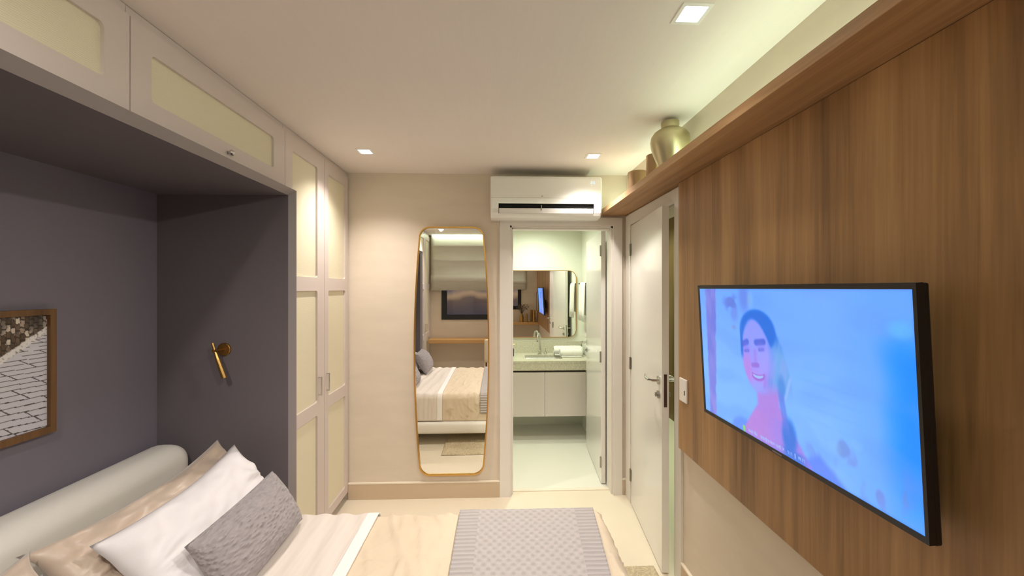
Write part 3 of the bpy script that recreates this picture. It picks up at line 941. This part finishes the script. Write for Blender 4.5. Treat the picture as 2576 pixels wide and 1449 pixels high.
t = thing('air_conditioner', 'white wall mounted air conditioner above the bathroom doorway', 'air conditioner', (.357, YF, 2.16))
AX0, AX1, AY = -.056, .770, 2.918
prof_ac = [(YF, 2.165), (YF-.10, 2.160), (AY+.045, 2.163), (AY+.020, 2.176), (AY+.008, 2.197), (AY+.004, 2.225), (AY, 2.30), (AY, 2.445), (AY+.006, 2.460), (AY+.020, 2.468), (YF-.02, 2.472), (YF, 2.472)]
bm = B()
cuts = [AX0, AX0+.004, AX0+.012, .003, .709, AX1-.012, AX1-.004, AX1]
def sh(x, p):
    k = max(0, 1-min(x-AX0, AX1-x)/.012)
    y, z = p
    return (x, y + (.012*k*k if y < YF-.01 else 0), 2.31 + (z-2.31)*(1-.02*k*k))
# side strips and the front with an outlet opening
zs = [p for p in prof_ac]
rings = [[bm.verts.new(sh(x, p)) for p in prof_ac] for x in cuts]
for a in range(len(cuts)-1):
    for i in range(len(prof_ac)-1):
        if 3 <= a <= 3 and 3 <= i <= 5: continue
        bm.faces.new((rings[a][i], rings[a+1][i], rings[a+1][i+1], rings[a][i+1]))
bm.faces.new(rings[0]); bm.faces.new(rings[-1][::-1])
# fill round the outlet: strip above it
y_a = AY + .0025
v = [bm.verts.new(q) for q in ((.003, y_a, 2.262), (.709, y_a, 2.262), (.709, AY, 2.30), (.003, AY, 2.30))]
bm.faces.new(v)
v = [bm.verts.new(q) for q in ((.003, AY+.020, 2.176), (.709, AY+.020, 2.176), (.709, AY+.010, 2.190), (.003, AY+.010, 2.190))]
bm.faces.new(v)
bmesh.ops.recalc_face_normals(bm, faces=bm.faces[:])
done(bm, 'housing', M['acw'], t)
bm = B()                                                     # dark outlet channel behind the flap
box(bm, .004, AY+.028, 2.178, .708, AY+.034, 2.30)
box(bm, .004, AY+.004, 2.262, .708, AY+.034, 2.266)
box(bm, .000, AY+.012, 2.190, .004, AY+.034, 2.264); box(bm, .708, AY+.012, 2.190, .712, AY+.034, 2.264)
for i in range(3): box(bm, .004, AY+.012, 2.238+i*.009, .708, AY+.024, 2.2405+i*.009)
done(bm, 'air_outlet', M['dark'], t)
bm = B(); box(bm, .006, -.004, -.022, .706, .004, .016, bev=.003, mtx=Matrix.Translation((0, AY+.010, 2.212)) @ Matrix.Rotation(R(14), 4, 'X'))
done(bm, 'flap', M['acw'], t)
bx('vane_pin', M['steel'], t, .316, AY-.001, 2.214, .322, AY+.014, 2.250)
bm = B()
for x0, x1 in ((AX0+.004, AX1-.004),): box(bm, x0, AY-.0006, 2.303, x1, AY+.002, 2.305)
done(bm, 'panel_seam', mat('seam_grey', (196, 194, 188), .4), t)
bm = B(); box(bm, .318, AY-.0012, 2.312, .330, AY+.002, 2.320, bev=.001); done(bm, 'badge', M['steel'], t)
SEG = {'2': 'abged', '0': 'abcdef'}
def seven(bm, ch, x, z, w, h, y):
    s = w*.2
    seg = {'a': (0, h-s, w, h), 'b': (w-s, h/2, w, h), 'c': (w-s, 0, w, h/2), 'd': (0, 0, w, s), 'e': (0, 0, s, h/2), 'f': (0, h/2, s, h), 'g': (0, h/2-s/2, w, h/2+s/2)}
    for k in SEG[ch]:
        a = seg[k]; box(bm, x+a[0], y-.0006, z+a[1], x+a[2], y+.001, z+a[3])
bm = B(); seven(bm, '2', .686, 2.408, .011, .020, AY); seven(bm, '0', .702, 2.408, .011, .020, AY); box(bm, .690, AY-.0006, 2.394, .694, AY+.001, 2.398)
done(bm, 'display', M['digits'], t, label='pale blue digits reading 20')

# ------------------------------------------------------------------ RIGHT WALL: wood panel, shelf, television
o = bx('wood_panel', M['woodp'], None, .985, YB+.004, .768, XR-.001, 2.140, 2.213, bev=.001, origin=(1.0, .77, .768))
tag(o, 'large brown wood wall panel behind the television', 'wall panel')
o = bx('wall_shelf', M['woods'], None, .806, YB+.004, 2.2145, XR-.001, YF-.001, 2.252, bev=.0015, origin=(.91, 1.26, 2.2145))
tag(o, 'long wooden shelf running under the ceiling along the right wall', 'shelf')
o = bx('led_strip', M['led'], None, .968, YB+.05, 2.2525, .990, YF-.02, 2.262, origin=(.98, 1.26, 2.2525))
tag(o, 'glowing light strip lying on the long shelf behind the vases', 'light strip')

t = thing('vase', 'large rounded champagne metal vase with short neck on the high shelf', 'vase', (.910, 2.07, 2.252))
bm = B()
pv = [(.048, 0), (.052, .004), (.066, .045), (.085, .095), (.097, .135), (.100, .160), (.096, .185), (.082, .206), (.062, .220), (.047, .226), (.045, .232), (.046, .262), (.0445, .264), (.042, .262), (.041, .235), (.03, .20)]
pv2 = []
for (r0, z0), (r1, z1) in zip(pv, pv[1:]):
    for k in range(3): pv2.append((r0+(r1-r0)*k/3, z0+(z1-z0)*k/3))
lathe(bm, pv, (.908, 2.07, 2.2522), 56)
o = done(bm, 'body', M['vase'], t, smooth=True)
def pot(name, label, x, y, r, h, m, group=None):
    bm = B()
    lathe(bm, [(r*.97, 0), (r, .004), (r, h-.003), (r-.002, h), (r-.006, h), (r-.007, h-.01), (r-.008, .02), (.002, .018)], (x, y, 2.2522), 40)
    o = done(bm, name, m, None, (x, y, 2.2522))
    for p in o.data.polygons: p.use_smooth = False
    return tag(o, label, 'pot', group)
pot('pot', 'taller bronze cylinder pot on the high shelf right behind the big vase', .908, 2.285, .045, .160, M['vase2'])
pot('pot', 'wide bronze cylinder pot on the high shelf, farthest from the camera', .898, 2.535, .060, .135, M['vase2'])

# television, tilted slightly down
t = thing('television', 'wall mounted flat television showing a smiling woman in blue light', 'television', (.985, 1.245, 1.11))
TVT = math.atan2(.030, .548)
tvc = Vector((.882, 1.248, 1.377))
TM = Matrix.Translation(tvc) @ Matrix.Rotation(TVT, 4, 'Y')       # local: x into the wall, y, z
# rotation check: top must come out (smaller x)
if (TM @ Vector((0, 0, .1))).x > tvc.x: TM = Matrix.Translation(tvc) @ Matrix.Rotation(-TVT, 4, 'Y')
TY0, TY1, THH = .796-tvc.y, 1.700-tvc.y, .2745
SY0, SY1, SZ0, SZ1 = .804-tvc.y, 1.688-tvc.y, -.2605, .2605
def T3(x, y, z): return TM @ Vector((x, y, z))
bm = B()
band(bm, rrect(SY0, SZ0, SY1, SZ1, 0), rrect(TY0, -THH, TY1, THH, 0), lambda a, b: T3(0, a, b), lambda a, b: T3(.016, a, b))
done(bm, 'bezel', M['black'], t)
bm = B(); box(bm, .014, TY0+.001, -THH-.004, .031, TY1-.001, THH-.001, bev=.004, mtx=TM); box(bm, .024, TY0+.10, -THH+.03, .048, TY1-.10, THH*.3, bev=.012, mtx=TM)
done(bm, 'back_cover', M['black'], t)

def E_(u, v, cu, cv, ru, rv, soft=.25):
    d = math.sqrt(((u-cu)/ru)**2 + ((v-cv)/rv)**2)
    return 1 - sm(1-soft, 1+soft, d)
def seg_d(px, py, a, b):
    ax, ay = a; bx_, by_ = b
    t_ = max(0, min(1, ((px-ax)*(bx_-ax)+(py-ay)*(by_-ay))/((bx_-ax)**2+(by_-ay)**2+1e-9)))
    return math.hypot(px-ax-t_*(bx_-ax), py-ay-t_*(by_-ay))
SUB = random.Random(12)
MARKS = [(.335+.0078*i + SUB.uniform(-.001, .001), SUB.uniform(.007, .014), SUB.uniform(-.3, .6)) for i in range(40) if SUB.random() < .86]
def tvimg(u, v):
    c = mixc((106, 164, 255), (118, 176, 255), sm(.2, .7, v))
    c = mixc(c, (98, 156, 252), .5*sm(.35, .0, v)*sm(.6, .3, u))
    c = mixc(c, (88, 156, 255), .7*sm(.72, .95, u))
    c = mixc(c, (0, 134, 255), sm(.88, .985, u+.02*N(v*6, 2))*sm(.1, .35, v)*sm(1.1, .7, v))
    c = mixc(c, (96, 150, 248), .35*sm(-.1, .4, N(u*5, v*7, 3)))
    # blurred siding lines and foliage on the right
    if u > .6: c = mixc(c, (92, 150, 244), .16*sm(.5, .9, math.sin(v*90))*sm(.35, .5, v)*sm(.8, .6, v)*sm(.6, .66, u)*sm(.9, .8, u))
    c = mixc(c, (90, 176, 232), .7*E_(u, v, .965, .17, .03, .035, .6))
    f = sm(.12, .45, N(u*16, v*9, 6))*E_(u, v, .80, .84, .16, .14, .7)
    c = mixc(c, (104, 132, 205), .65*f)
    c = mixc(c, (112, 120, 196), .55*sm(.10, .40, N(u*34, v*9, 16))*E_(u, v, .86, .90, .09, .10, .7))
    c = mixc(c, (128, 182, 232), .35*sm(.05, .4, N(u*18, v*14, 26))*E_(u, v, .74, .76, .12, .08, .8))
    for p, q, w in () and (((.835, .80), (.855, .90), .010), ((.90, .80), (.925, .91), .012), ((.77, .80), (.80, .87), .008), ((.925, .91), (.935, .965), .006)):
        c = mixc(c, (104, 116, 200), .55*sm(w*2.4, w*.1, seg_d(u, v, p, q)))
    # left: dark tree trunk strip, leaf smudges
    tr = sm(.046-.012*v, .060-.012*v, u+.006*N(v*18, 1))*sm(.150-.05*v, .136-.05*v, u+.008*N(v*12, 5))
    c = mixc(c, mixc((88, 100, 206), (134, 128, 216), .25+.5*sm(-.4, .6, N(u*30, v*6, 2))+.3*sm(.55, .75, v)), .88*tr)
    c = mixc(c, (84, 104, 200), .7*E_(u, v, .255, .10, .050, .055, .6)*sm(-.30, .10, N(u*24, v*16, 4)))
    c = mixc(c, (98, 120, 210), .5*E_(u, v, .275, .18, .025, .05, .6))
    c = mixc(c, (94, 122, 216), .65*E_(u, v, .345, .05, .030, .10, .6))
    c = mixc(c, (130, 180, 215), .5*E_(u, v, .385, .075, .018, .05, .7))
    c = mixc(c, (116, 140, 200), .6*E_(u, v, .268, .275, .016, .018, .6))
    # shirt shoulder on the left, blue dress on the right
    c = mixc(c, (92, 140, 252), .9*sm(.0, .05, v - (.88 + 4.5*max(0, .29-u)**1.6))*sm(.20, .24, u)*sm(.345, .32, u))
    c = mixc(c, (90, 130, 248), .9*sm(.0, .06, v - (.86 + .55*abs(u-.69)*2))*sm(.60, .65, u)*sm(.80, .77, u))
    # long hair: outer edge swings out to the right below the crown
    pts_ = ((.13, .425), (.18, .47), (.252, .514), (.35, .548), (.45, .572), (.53, .586), (.62, .590), (.70, .58))
    uo = .425
    for (v0, u0), (v1, u1) in zip(pts_, pts_[1:]):
        if v0 <= v <= v1: uo = u0 + (u1-u0)*(v-v0)/(v1-v0)
    st = sm(uo+.008, uo-.010, u)*sm(.40, .44, u)*sm(.15, .19, v)*sm(.70, .56, v)
    hc = mixc((24, 106, 214), (104, 160, 226), sm(.24, .42, v)*sm(.43, .52, u))
    hc = mixc(hc, (128, 160, 232), .5*sm(.0, .4, N(u*60+v*8, v*5, 8)))
    c = mixc(c, hc, .9*st)
    c = mixc(c, (20, 104, 214), .95*E_(u, v, .415, .275, .100, .135, .12)*sm(.42, .32, v))
    c = mixc(c, (66, 132, 216), .75*E_(u, v, .535, .60, .020, .075, .5))
    c = mixc(c, (150, 184, 255), .6*sm(.010, .003, abs(u-(.560+.22*(.62-v))))*sm(.50, .54, v)*sm(.70, .64, v))
    # neck and chest inside a round neckline
    le = .398 - .42*max(0, v-.76)**.95; ri = .520 + .50*max(0, v-.72)
    ch = sm(le-.008, le+.010, u)*sm(ri+.014, ri-.012, u)*sm(.56, .68, v)
    cc = mixc((178, 124, 212), (150, 124, 226), sm(.40, .56, u) if v > .8 else .35)
    cc = mixc(cc, (172, 118, 208), .4*sm(-.1, .4, N(u*22, v*16, 5)))
    c = mixc(c, cc, .92*ch)
    # dark lock falling over the right of the chest
    lk = E_(u, v, .562, .875, .034, .105, .35)
    c = mixc(c, (44, 114, 214), .9*lk)
    c = mixc(c, (92, 122, 224), .75*sm(.020, .008, abs(u-(.528+.10*(v-.62))))*sm(.60, .66, v)*sm(.90, .80, v))
    c = mixc(c, (48, 112, 214), .8*sm(.93, .965, v)*sm(.51, .55, u)*sm(.66, .60, u))
    # face, soft on the side that meets the hair
    fs = .09 + .25*sm(.40, .50, u)
    face = E_(u, v, .405, .432, .088, .240, fs)
    fc = mixc((134, 146, 248), (166, 138, 232), sm(.35, .62, v))
    fc = mixc(fc, (150, 152, 244), .6*E_(u, v, .45, .47, .04, .12, .8))
    c = mixc(c, fc, face)
    c = mixc(c, (176, 124, 218), .7*E_(u, v, .343, .53, .026, .10, .8)*face)
    c = mixc(c, (128, 162, 252), .6*E_(u, v, .410, .645, .045, .035, .7))
    # hairline
    ar = 1-((u-.385)/.075)**2
    c = mixc(c, (24, 106, 216), sm(.300-.085*ar, .262-.085*ar, v)*E_(u, v, .415, .275, .100, .135, .12))
    c = mixc(c, (30, 108, 214), sm(.012, .004, abs(u-.317))*sm(.24, .30, v)*sm(.5, .42, v))
    # features: brows, lowered eyes, nose, smiling mouth with teeth
    c = mixc(c, (62, 92, 206), .85*sm(.017, .007, seg_d(u, v*.58, (.326, .378*.58), (.352, .360*.58))))
    c = mixc(c, (62, 92, 206), .85*sm(.017, .007, seg_d(u, v*.58, (.408, .352*.58), (.452, .338*.58))))
    c = mixc(c, (78, 96, 206), .8*sm(.009, .003, seg_d(u, v*.58, (.336, .425*.58), (.358, .418*.58))))
    c = mixc(c, (84, 100, 210), .8*sm(.009, .003, seg_d(u, v*.58, (.424, .397*.58), (.448, .388*.58))))
    c = mixc(c, (120, 116, 228), .5*E_(u, v, .346, .405, .018, .025, .8))
    c = mixc(c, (120, 116, 228), .5*E_(u, v, .437, .378, .022, .025, .8))
    c = mixc(c, (150, 118, 226), .55*sm(.014, .003, seg_d(u, v*.58, (.399, .41*.58), (.400, .49*.58))))
    c = mixc(c, (134, 96, 204), .7*sm(.013, .005, seg_d(u, v*.58, (.382, .508*.58), (.412, .500*.58))))
    mv = v + .20*(u-.41)                       # the mouth slants with the tilted head
    smile = .574 - 9.0*(u-.412)**2            # corners turned up
    c = mixc(c, (146, 92, 198), .8*sm(.040, .034, abs(u-.412))*sm(-.014, -.008, mv-smile)*sm(.036, .026, mv-smile+7*(u-.412)**2))
    c = mixc(c, (152, 186, 255), .95*sm(.033, .026, abs(u-.410))*sm(-.006, -.002, mv-smile)*sm(.017, .011, mv-smile+7*(u-.41)**2))
    c = mixc(c, (150, 116, 220), .5*sm(.012, .003, abs(u-(.452-.10*(v-.56))))*sm(.52, .56, v)*sm(.66, .62, v))
    # green marker and unreadable line of small white subtitles
    if .296 < u < .309 and v > .957: c = (120, 204, 128)
    if .955 < v < .988:
        for mx, h, sl in MARKS:
            if abs(u - mx - sl*.02*(v-.972)/.02*.15) < .0022 and abs(v-.972) < h: c = mixc(c, (150, 190, 255), .75)
    # dim rim of the panel
    return mixc(c, (70, 130, 235), .35*sm(.010, 0, min(u, 1-u, v*.6, (1-v)*.6)))
bm = B()
image_grid(bm, 360, 200, lambda u, v: T3(.002, SY1 + (SY0-SY1)*u, SZ1 + (SZ0-SZ1)*v), tvimg)
done(bm, 'screen', M['screen'], t)
bm = B(); box(bm, -.0008, -.022, -THH+.0035, .002, .022, -THH+.0085, mtx=TM)
done(bm, 'logo_plate', mat('logo_grey', (120, 108, 112), .4), t)
bm = B()
box(bm, .948-tvc.x, -.12, -.14, .9849-tvc.x, .12, .02, bev=.003, mtx=Matrix.Translation(tvc))
for s in (-.09, .09): box(bm, .040, s-.012, -.16, .075, s+.012, .04, mtx=TM)
done(bm, 'wall_bracket', M['blackmatte'], t)

t = thing('wall_switch', 'white switch plate on the wood panel beside the entrance door', 'switch', (.985, 2.072, 1.04))
bx('plate', M['plate'], t, .976, 2.030, 1.036, .985, 2.113, 1.160, bev=.004)
bx('rocker', M['dark'], t, .9745, 2.048, 1.076, .978, 2.056, 1.100, bev=.001)

# ------------------------------------------------------------------ BATHROOM
t = thing('vanity_cabinet', 'greige wall hung vanity cabinet below the stone counter', 'cabinet', (.3, 4.5, .277))
bx('carcass', M['vanity'], t, -.35, 4.222, .279, .935, 4.748, .744)
bx('shadow_gap', M['cab_dark'], t, -.35, 4.235, .744, .935, 4.748, .7655)
for x0, x1 in ((-.35, .0585), (.0615, .4935), (.4965, .935)):
    bx('door', M['vanity'], t, x0, 4.203, .277, x1, 4.2215, .744, bev=.0015)
t = thing('vanity_counter', 'speckled stone vanity counter with inset white basin', 'counter', (.3, 4.5, .766))
bm = B()
plate(bm, [(-.40, 4.195), (.995, 4.195), (.995, 4.749), (-.40, 4.749)], [rrect(.30, 4.335, .71, 4.575, .03)], XY(.866), (0, 0, -.03))
box(bm, -.40, 4.195, .766, .995, 4.225, .837)
done(bm, 'worktop', M['stone'], t)
bx('backsplash', M['stone'], t, -.40, 4.728, .866, .995, 4.749, 1.003)
bm = B()
def bowl(a0, b0, a1, b1, z): return [(p[0], p[1], z) for p in rrect(a0, b0, a1, b1, .03)]
r1 = [bm.verts.new(q) for q in bowl(.30, 4.335, .71, 4.575, .837)]
r2 = [bm.verts.new(q) for q in bowl(.315, 4.35, .695, 4.56, .78)]
r3 = [bm.verts.new(q) for q in bowl(.34, 4.375, .67, 4.535, .755)]
for a, b in ((r1, r2), (r2, r3)):
    for i in range(len(a)): bm.faces.new((a[i], a[(i+1) % len(a)], b[(i+1) % len(a)], b[i]))
bm.faces.new(r3)
bmesh.ops.recalc_face_normals(bm, faces=bm.faces[:])
o = done(bm, 'basin', M['ceramic'], t, label='white undermount basin')
o.data.flip_normals()

t = thing('faucet', 'chrome gooseneck faucet behind the bathroom basin', 'faucet', (.488, 4.64, .866))
bm = B()
lathe(bm, [(.024, 0), (.024, .006), (.016, .010)], (.488, 4.64, .866), 24)
pts = [(.488, 4.64, .87), (.488, 4.64, .96), (.488, 4.64, 1.05)]
for i in range(1, 10):
    a = PI*i/9
    pts.append((.488-.028*(1-math.cos(a))/2*1.4, 4.64-.105*(1-math.cos(a))/2, 1.05+.062*math.sin(a)))
pts.append((.449, 4.535, 1.025))
tube(bm, pts, .0105, 14)
done(bm, 'spout', M['chrome'], t, smooth=True)
bm = B()
lathe(bm, [(.020, 0), (.020, .012), (.015, .032)], (.553, 4.64, .866), 20)
tube(bm, [(.553, 4.64, .895), (.553, 4.62, .935)], .005, 10)
done(bm, 'tap_lever', M['chrome'], t)

def towel_roll(name, label, x0, x1, y, r):
    bm = B()
    n, k = 40, 28
    rings = []
    for i in range(k+1):
        f = i/k
        x = x0 + (x1-x0)*f
        e = min(f, 1-f)
        rr = r*(.80 + .20*sm(0, .10, e)) + .004*N(f*9, y*7)
        rings.append([bm.verts.new((x, y + rr*math.cos(2*PI*j/n)*1.05 + .002*N(x*30, j), .866 + r*.94 + rr*.94*math.sin(2*PI*j/n))) for j in range(n)])
    for a, b in zip(rings, rings[1:]):
        for j in range(n): bm.faces.new((a[j], a[(j+1) % n], b[(j+1) % n], b[j]))
    for ring, x, sgn in ((rings[0], x0, 1), (rings[-1], x1, -1)):   # spiral ends
        prev = ring
        for q in (.82, .80, .62, .60, .40, .38, .15):
            c = Vector((x, y, .866 + r*.94))
            dx = sgn*(.006 if round(q*100) in (80, 60, 38) else 0)
            cur = [bm.verts.new((x+dx, c.y + (p.co.y-c.y)*q, c.z + (p.co.z-c.z)*q)) for p in ring]
            for j in range(n): bm.faces.new((prev[j], prev[(j+1) % n], cur[(j+1) % n], cur[j]))
            prev = cur
        bm.faces.new(prev)
    # loose outer flap
    box(bm, x0+.01, y-r*1.10, .867, x1-.01, y-r*.72, .882, bev=.006)
    bmesh.ops.recalc_face_normals(bm, faces=bm.faces[:])
    o = done(bm, name, M['towel'], None, ((x0+x1)/2, y, .866), smooth=True)
    return tag(o, label, 'towel', 'rolled towels on the vanity')
towel_roll('rolled_towel', 'rolled white towel in front on the vanity counter', .695, .945, 4.455, .050)
towel_roll('rolled_towel', 'rolled white towel behind, its left end showing on the vanity counter', .640, .975, 4.585, .056)

t = thing('soap_dispenser', 'small dark soap dispenser at the left edge of the vanity counter', 'soap dispenser', (.155, 4.52, .866))
bm = B(); lathe(bm, [(.030, 0), (.032, .004), (.032, .075), (.026, .088), (.013, .094), (.013, .104)], (.150, 4.52, .866), 24); done(bm, 'bottle', M['soap'], t)
bm = B(); tube(bm, [(.150, 4.52, .966), (.150, 4.52, 1.0)], .006, 10); tube(bm, [(.146, 4.52, 1.0), (.192, 4.515, .995)], .005, 10); done(bm, 'pump', M['brass'], t)

t = thing('bathroom_mirror', 'wide mirror with rounded corners and thin brass frame above the vanity', 'mirror', (.35, 4.75, 1.05))
Lm = rrect(-.30, 1.056, .930, 1.844, .085, 8)
bm = B(); band(bm, Lm, rrect(-.306, 1.05, .936, 1.85, .091, 8), XZ(4.75), XZ(4.722)); done(bm, 'frame', M['gold'], t)
bm = B(); plate(bm, loop_offset(Lm, .001), [], XZ(4.728), (0, .018, 0)); done(bm, 'mirror_glass', M['mirror'], t)

t = thing('towel_rail', 'short dark towel rail on the bathroom right wall', 'towel rail', (1.0, 4.45, 1.69))
bm = B(); tube(bm, [(.955, 4.24, 1.69), (.955, 4.66, 1.69)], .007, 12); done(bm, 'bar', M['blackmatte'], t)
for y in (4.26, 4.64):
    bm = B(); tube(bm, [(.955, y, 1.69), (1.003, y, 1.69)], .006, 10); tube(bm, [(.998, y, 1.69), (1.003, y, 1.69)], .016, 16); done(bm, 'bracket', M['blackmatte'], t)
bm = B()
prof_t = [(.928, 1.272), (.930, 1.40), (.934, 1.55), (.938, 1.66), (.944, 1.694), (.955, 1.706), (.966, 1.694), (.972, 1.66), (.976, 1.50), (.978, 1.34)]
ny = 20
g = [[bm.verts.new((x + .004*N(j*.35, z*5) + .003*math.sin(j*1.1)*sm(1.7, 1.3, z), 4.30+.27*j/ny, z - .004*math.sin(j*.5)*(z < 1.3))) for x, z in prof_t] for j in range(ny+1)]
for j in range(ny):
    for i in range(len(prof_t)-1): bm.faces.new((g[j][i], g[j+1][i], g[j+1][i+1], g[j][i+1]))
bmesh.ops.recalc_face_normals(bm, faces=bm.faces[:])
o = done(bm, 'hanging_towel', M['towel'], None, (.955, 4.43, 1.27), smooth=True); thick(o, .010)
tag(o, 'white towel hanging over the rail on the bathroom wall', 'towel')
o = bx('wall_switch', M['plate'], None, .997, 4.50, 1.075, 1.003, 4.575, 1.195, bev=.002, origin=(1.0, 4.54, 1.075))
tag(o, 'white switch plate on the bathroom wall below the hanging towel', 'switch')

# ------------------------------------------------------------------ WINDOW END OF THE ROOM (seen in the mirrors)
o = bx('desk', M['woodd'], None, -1.135, YB+.018, .735, XR-.002, -.30, .795, bev=.003, origin=(-.05, -.45, .735))
tag(o, 'light oak desk top along the window wall, seen in the mirrors', 'desk')
t = thing('roman_blind', 'grey linen roman blind pulled half down over the window', 'blind', (-.21, YB, 1.6))
def blind(x0, x1):
    bm = B()
    pr = [(-.520, 2.520), (-.520, 2.36), (-.514, 2.352), (-.520, 2.344), (-.522, 2.11), (-.515, 2.102), (-.522, 2.094), (-.520, 1.86), (-.500, 1.845), (-.488, 1.80), (-.492, 1.762), (-.512, 1.742), (-.520, 1.735), (-.520, 1.60)]
    g = [[bm.verts.new((x0+(x1-x0)*j/30, y + .003*N(j*.5, z*4), z)) for y, z in pr] for j in range(31)]
    for j in range(30):
        for i in range(len(pr)-1): bm.faces.new((g[j][i], g[j+1][i], g[j+1][i+1], g[j][i+1]))
    bmesh.ops.recalc_face_normals(bm, faces=bm.faces[:])
    return bm
o = done(blind(-1.125, .706), 'fabric', M['blind'], t, smooth=True); thick(o, .004)
bx('head_rail', M['trimw'], t, -1.125, -.575, 2.49, .706, -.528, 2.534)
o = bx('led_strip', M['bled'], None, -1.10, -.505, 2.522, 1.0, -.490, 2.534, origin=(-.05, -.5, 2.522))
tag(o, 'glowing light strip at the ceiling in front of the roman blind', 'light strip')

def brass_vase(label, x, y, r, h, m=M['brass'], kind='cylinder'):
    bm = B()
    if kind == 'bottle': p = [(r*.9, 0), (r, .01), (r, h*.55), (r*.75, h*.8), (r*.55, h), (r*.48, h), (r*.45, h*.8)]
    else: p = [(r, 0), (r, h), (r-.004, h), (r-.006, .02), (.002, .018)]
    lathe(bm, p, (x, y, .795), 28)
    o = done(bm, 'metal_vase', m, None, (x, y, .795)); return tag(o, label, 'vase', 'brass vases on the desk')
brass_vase('squat brass vase holding dried stems on the desk', .585, -.44, .048, .20, kind='bottle')
brass_vase('short slim brass cylinder vase beside the dried stems', .705, -.42, .024, .205)
brass_vase('tall brown metal cylinder at the back of the desk vases', .835, -.47, .026, .30, M['bronze'])
brass_vase('tall brass cylinder vase nearest the desk end', .895, -.42, .030, .30)
bm = B()
rnd = random.Random(5)
for i in range(46):
    a = rnd.uniform(0, 2*PI); s = rnd.uniform(.02, .15); h = rnd.uniform(.12, .24)
    p0 = Vector((.585, -.44, .98)); p2 = Vector((.60+s*math.cos(a), -.44+.55*s*math.sin(a), .995+h)); p1 = (p0+p2)/2 + Vector((0, 0, .03))
    tube(bm, [p0, p1, p2], [.002, .0015, .001], 4)
    for k in range(3):
        q = p2 + Vector((rnd.uniform(-.02, .02), rnd.uniform(-.02, .02), rnd.uniform(-.03, .01)))
        ball(bm, q, rnd.uniform(.004, .009), 1, .7, 1.4, 6, 4)
o = done(bm, 'dried_bouquet', M['dried'], None, (.585, -.44, .98)); tag(o, 'bunch of dried grey brown stems in the squat brass vase', 'dried flowers')

t = thing('picture', 'narrow brass framed picture on the wood panel by the window', 'picture', (.985, -.32, 1.06))
Lp = [(-.52, 1.075), (-.13, 1.075), (-.13, 1.525), (-.52, 1.525)]
bm = B(); band(bm, Lp, [(-.535, 1.06), (-.115, 1.06), (-.115, 1.54), (-.535, 1.54)], YZ(.985), YZ(.963)); done(bm, 'frame', M['bronze'], t)
bx('print', mat('pale_print', (196, 190, 178), .4, var=.15, vscale=(6, 6, 6)), t, .975, -.525, 1.07, .984, -.125, 1.53)

t = thing('desk_chair', 'cream upholstered chair at the desk, its edge seen in the tall mirror', 'chair', (.04, .22, 0))
bm = B(); box(bm, -.205, .05, .43, .285, .47, .50, bev=.03, seg=4); done(bm, 'seat', M['chair_f'], t, smooth=True)
bm = B(); box(bm, -.20, .43, .56, .28, .49, .90, bev=.028, seg=4); done(bm, 'backrest', M['chair_f'], t, smooth=True)
for x in (-.17, .25):
    for y in (.09, .445):
        bm = B(); tube(bm, [(x, y, 0), (x, y, .44)], [.012, .018], 12); done(bm, 'leg', M['chair_w'], t)
    bm = B(); tube(bm, [(x, .445, .44), (x, .475, .70)], .014, 12); done(bm, 'back_post', M['chair_w'], t)
